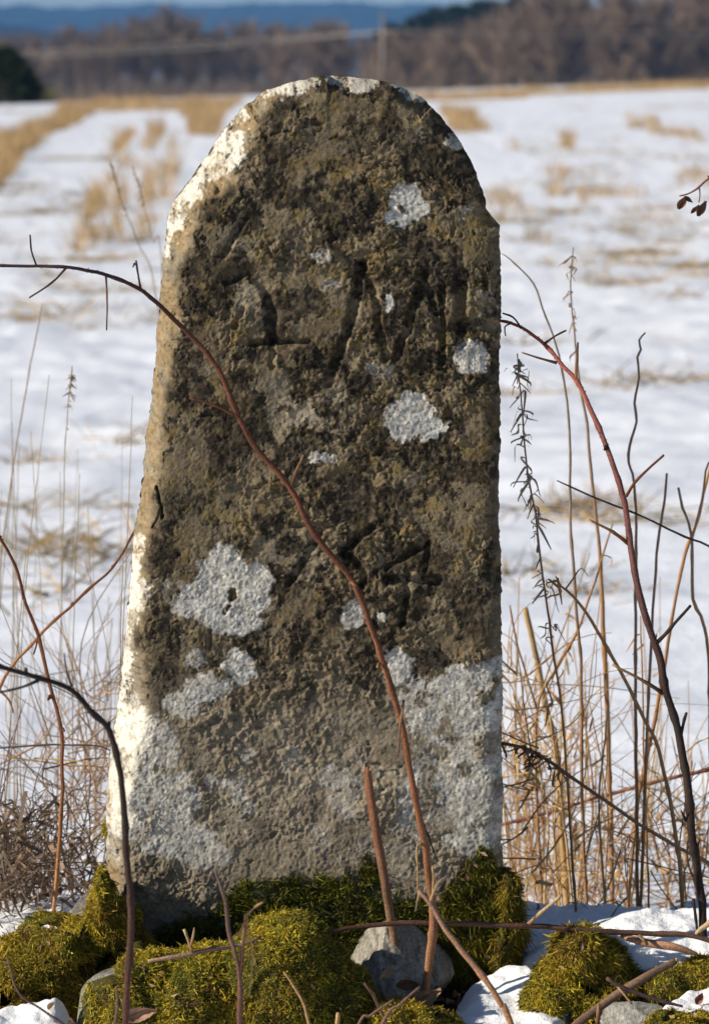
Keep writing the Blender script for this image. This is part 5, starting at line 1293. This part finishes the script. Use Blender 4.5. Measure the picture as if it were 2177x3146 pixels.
# ------------------------------------------------------------------ far trees
def bare_tree(seed, H):
    """trunk with limbs, and a crown of fine twigs"""
    r = np.random.default_rng(seed)
    tr = Acc(); cr = Acc()
    z = np.linspace(0, H * .92, 9)
    cx = np.cumsum(r.normal(size=9) * H * .008); cy = np.cumsum(r.normal(size=9) * H * .008)
    T = np.stack([cx, cy, z], -1)
    bark = np.array([.225, .168, .125]) * r.uniform(.8, 1.25)
    V, F = tube(T, np.linspace(.014, .004, 9) * H, 6, False); tr.add(V, F, bark)
    nb = 26
    for k in range(nb):
        f = r.uniform(.14, .95); b = np.array([np.interp(f, z / z[-1], T[:, c]) for c in range(3)])
        a = r.uniform(0, 6.28); up = r.uniform(.6, 1.6)
        d = np.array([math.cos(a), math.sin(a), up]); d /= np.linalg.norm(d)
        L = H * (.36 * (1 - f) + .12) * r.uniform(.7, 1.2)
        t = np.linspace(0, 1, 5)[:, None]
        P = b + d * L * t + np.array([0, 0, .18 * L]) * t ** 2 + r.normal(size=(5, 3)) * L * .03
        V, F = tube(P, np.linspace(.0045, .0015, 5) * H, 4, False); tr.add(V, F, bark)
        n = 64
        q = r.random(n); B = P[0] + (P[-1] - P[0]) * q[:, None]
        D = d + r.normal(size=(n, 3)) * .6; D[:, 2] += .4; D /= np.linalg.norm(D, axis=1)[:, None]
        V, F, ri, tt = ribbons(B, D, L * r.uniform(.2, .5, n), np.full(n, .0052 * H), r.normal(size=(n, 3)) * .2, r, 2)
        cr.add(V, F, bark * r.uniform(.85, 1.35) * np.array([1.0, .98, .96]))
    return tr, cr

def put_tree(srcs, k, loc, sc, label, cat, group, rot):
    base = srcs[k]
    if not base.get('placed'):
        e = base; e['placed'] = 1
    else:
        e = base.copy(); COL.objects.link(e)
        for ch in base.children:
            c = ch.copy(); COL.objects.link(c); c.parent = e
    e.location = loc; e.scale = (sc, sc, sc); e.rotation_euler = (0, 0, rot)
    tag(e, label, cat, group)
    return e

bare = []
for k in range(5):
    tr, cr = bare_tree(600 + k, 10.0)
    e = empty("bare_tree", (0, 0, 0)); bpy.context.view_layer.update()
    tr.build("trunk", M_BARK, e); cr.build("crown", M_BARK, e, smooth=False)
    bare.append(e)
rw = np.random.default_rng(41)
def tree_top(px_):     # skyline of the bare wood
    return interp(px_, [(-400, 120), (100, 125), (260, 105), (330, 95), (420, 78), (520, 50), (600, 70), (680, 95), (800, 85), (900, 110), (1000, 92), (1100, 118), (1180, 125), (1260, 118), (1400, 95), (1520, 60), (1600, 15), (1700, -15), (2000, -10), (2600, -10)])
for row, D in enumerate((345, 362, 380, 402)):
    for px_ in np.arange(-260, 2440, 78):
        p = px_ + rw.uniform(-36, 36)
        Dd = D + (60 if p < 1120 else 0) + rw.uniform(-7, 7)
        x = (p - CX) / FPX * Dd; y = CAMY + Dd
        zt = CAMZ + Dd * (190 - (tree_top(p) + abs(rw.normal()) * 22 - 34)) / FPX
        zb = float(field_z(x, y)) - .1
        left = p < 1120
        put_tree(bare, rw.integers(5), (x, y, zb), max(.35, (zt - zb) / 10.0), "leafless grey-brown tree in the lower wood left of the pole" if left else "leafless grey-brown tree in the tall wood right of the pole", "tree", "leafless trees left of the pole" if left else "leafless trees right of the pole", rw.uniform(0, 6.28))
# brushwood under the trees
def brush():
    n = 16000
    p = rw.uniform(-350, 2500, n); D = rw.uniform(330, 410, n) + np.where(p < 1120, 50, 0)
    x = (p - CX) / FPX * D; y = CAMY + D
    P = np.stack([x, y, field_z(x, y) - .1], -1)
    Dr = np.stack([rw.normal(size=n) * .25, rw.normal(size=n) * .25, np.ones(n)], -1)
    V, F, ri, tt = ribbons(P, Dr, rw.uniform(2.0, 5.2, n) * np.where(p < 1120, .85, 1.1), np.full(n, .07), rw.normal(size=(n, 3)) * .15, rw, 2)
    c = np.array([(.22, .17, .13), (.27, .20, .15), (.17, .14, .11)])[rw.integers(3, size=n)]
    tag(build("undergrowth", V, F, M_BARK, cols=c[ri], smooth=False), "grey-brown brushwood filling the foot of the far wood", "brushwood", kind='stuff')
brush()

def conifer(seed, H, Rb, n=2600, top_round=.0):
    r = np.random.default_rng(seed); tr = Acc(); cr = Acc()
    V, F = tube(np.array([[0, 0, 0], [0, 0, H * .5], [0, 0, H * .97]]), np.array([.018, .012, .003]) * H, 7, False); tr.add(V, F, (.07, .05, .04))
    t = r.random(n) ** .75 * .96 + .02
    rad = Rb * ((1 - t) ** (1 - .62 * top_round)) * (.35 + .65 * r.random(n) ** .5) * (1 + .12 * np.sin(t * 60))
    a = r.uniform(0, 6.28, n)
    P = np.stack([rad * np.cos(a), rad * np.sin(a), H * (.04 + .95 * t) - .12 * rad], -1)
    D = np.stack([np.cos(a), np.sin(a), r.normal(size=n) * .25 - .12], -1) + r.normal(size=(n, 3)) * .3
    D /= np.linalg.norm(D, axis=1)[:, None]
    V, F, ri, tt = ribbons(P, D, H * .075 * r.uniform(.6, 1.4, n), np.full(n, H * .022), r.normal(size=(n, 3)) * .25, r, 2)
    c = np.array([(.018, .034, .016), (.028, .045, .018), (.04, .052, .018)])[r.integers(3, size=n)] * r.uniform(.7, 1.3, n)[:, None]
    cr.add(V, F, c[ri])
    return tr, cr
spr = []
for k in range(3):
    tr, cr = conifer(650 + k, 12.0, 2.4)
    e = empty("spruce_tree", (0, 0, 0)); bpy.context.view_layer.update()
    tr.build("trunk", M_BARK, e); cr.build("crown", M_NEEDLE, e, smooth=False); spr.append(e)
for k, (p, top) in enumerate([(1165, 92), (1200, 70), (1232, 78), (1262, 52), (1298, 35), (1330, 22), (1362, 28), (1395, 10), (1425, 18), (1458, 2), (1492, -4), (1530, 4), (1575, -12), (1640, -14), (1700, -20), (1900, -16), (2100, -20)]):
    D = 430 + rw.uniform(-10, 14); x = (p - CX) / FPX * D; y = CAMY + D
    zb = float(field_z(x, y)) - .1; zt = CAMZ + D * (190 - top) / FPX
    put_tree(spr, k % 3, (x, y, zb), (zt - zb) / 12.0, "dark green spruce rising behind the bare trees right of the pole", "tree", "spruces behind the bare wood", rw.uniform(0, 6))
tr, cr = conifer(660, 2.5, 1.8, 9000, .75)
D = 92.0; x = (8 - CX) / FPX * D; y = CAMY + D
e = empty("evergreen_tree", (x, y, float(field_z(x, y)) - .75)); bpy.context.view_layer.update()
for acc, nm, mt in ((tr, "trunk", M_BARK), (cr, "crown", M_NEEDLE)):
    for i in range(len(acc.V)): acc.V[i] = acc.V[i] + np.array(e.location)
    acc.build(nm, mt, e, smooth=False)
tag(e, "dark rounded evergreen at the left edge of the field", "tree")
tr, cr = conifer(661, .55, .35, 900, .8)
D = 88.0; x = (168 - CX) / FPX * D; y = CAMY + D
e = empty("small_bush", (x, y, float(field_z(x, y)) - .05)); bpy.context.view_layer.update()
for acc, nm, mt in ((tr, "stem", M_BARK), (cr, "foliage", M_NEEDLE)):
    for i in range(len(acc.V)): acc.V[i] = acc.V[i] + np.array(e.location)
    if nm == "foliage": acc.C = [np.tile([.13, .12, .035], (len(v), 1)) for v in acc.V]
    acc.build(nm, mt, e, smooth=False)
tag(e, "small olive bush beside the dark evergreen", "bush")

# ------------------------------------------------------------------ power line
DP = 165.0
xp = (1175 - CX) / FPX * DP; yp = CAMY + DP
zt = CAMZ + DP * (190 - 42) / FPX; zb = float(field_z(xp, yp)) - 1.5
e = empty("utility_pole", (xp, yp, zb)); bpy.context.view_layer.update()
tag(e, "grey utility pole standing before the wood", "pole")
V, F = tube(np.array([[xp, yp, zb], [xp, yp, (zb + zt) / 2], [xp, yp, zt]]), np.array([.11, .10, .085]), 10); build("post", V, F, M_METAL, e, np.tile([.17, .15, .135], (len(V), 1)))
def bar(c, h):
    c = np.array(c); h = np.array(h)
    V = np.array([[sx, sy, sz] for sx in (-1, 1) for sy in (-1, 1) for sz in (-1, 1)]) * h + c
    F = np.array([[0, 1, 3, 2], [4, 6, 7, 5], [0, 4, 5, 1], [2, 3, 7, 6], [0, 2, 6, 4], [1, 5, 7, 3]])
    return V, F
zw = CAMZ + DP * (190 - 112) / FPX
V, F = bar((xp, yp - .16, zw + .02), (.06, .55, .06)); build("crossarm", V, F, M_METAL, e, np.tile([.4, .38, .36], (8, 1)))
for s_, lab in ((-.5, "nearer power line wire strung across the far wood"), (.45, "farther power line wire strung across the far wood")):
    V, F = tube(np.array([[xp, yp - .16 + s_, zw + .08], [xp, yp - .16 + s_, zw + .16], [xp, yp - .16 + s_, zw + .22]]), np.array([.04, .06, .03]), 8); build("insulator", V, F, M_METAL, e, np.tile([.6, .58, .55], (len(V), 1)))
    pts = []
    for seg, (x1, y1, z1) in enumerate([(xp - 42, yp + 95, zw - 1.35), (xp + 46, yp + 8, zw + .25)]):
        t = np.linspace(0, 1, 24)
        L = np.stack([xp + (x1 - xp) * t, yp - .16 + s_ + (y1 - yp) * t, zw + .22 + (z1 - zw) * t - .13 * 4 * t * (1 - t) - (.32 if s_ > 0 else 0) * np.minimum(t * 4, 1)], -1)
        pts.append(L[::-1] if seg == 0 else L[1:])
    P = np.vstack(pts)
    V, F = tube(P, np.full(len(P), .016), 6)
    tag(build("power_wire", V, F, M_METAL, cols=np.tile([.42, .39, .35], (len(V), 1))), lab, "wire")

# ------------------------------------------------------------------ the air
V, F = bar((0, 900, 42), (6500, 4300, 52))
m = bpy.data.materials.new("thin_air"); m.use_nodes = True
nt = m.node_tree; nt.nodes.clear()
out = nt.nodes.new('ShaderNodeOutputMaterial'); pv = nt.nodes.new('ShaderNodeVolumePrincipled')
pv.inputs['Color'].default_value = (.20, .47, .96, 1)
pv.inputs['Density'].default_value = .00022
pv.inputs['Anisotropy'].default_value = 0.0
nt.links.new(pv.outputs[0], out.inputs['Volume'])
hz = build("haze", V, F, m, smooth=False)
tag(hz, "thin blue haze over the valley", "haze", kind='stuff')
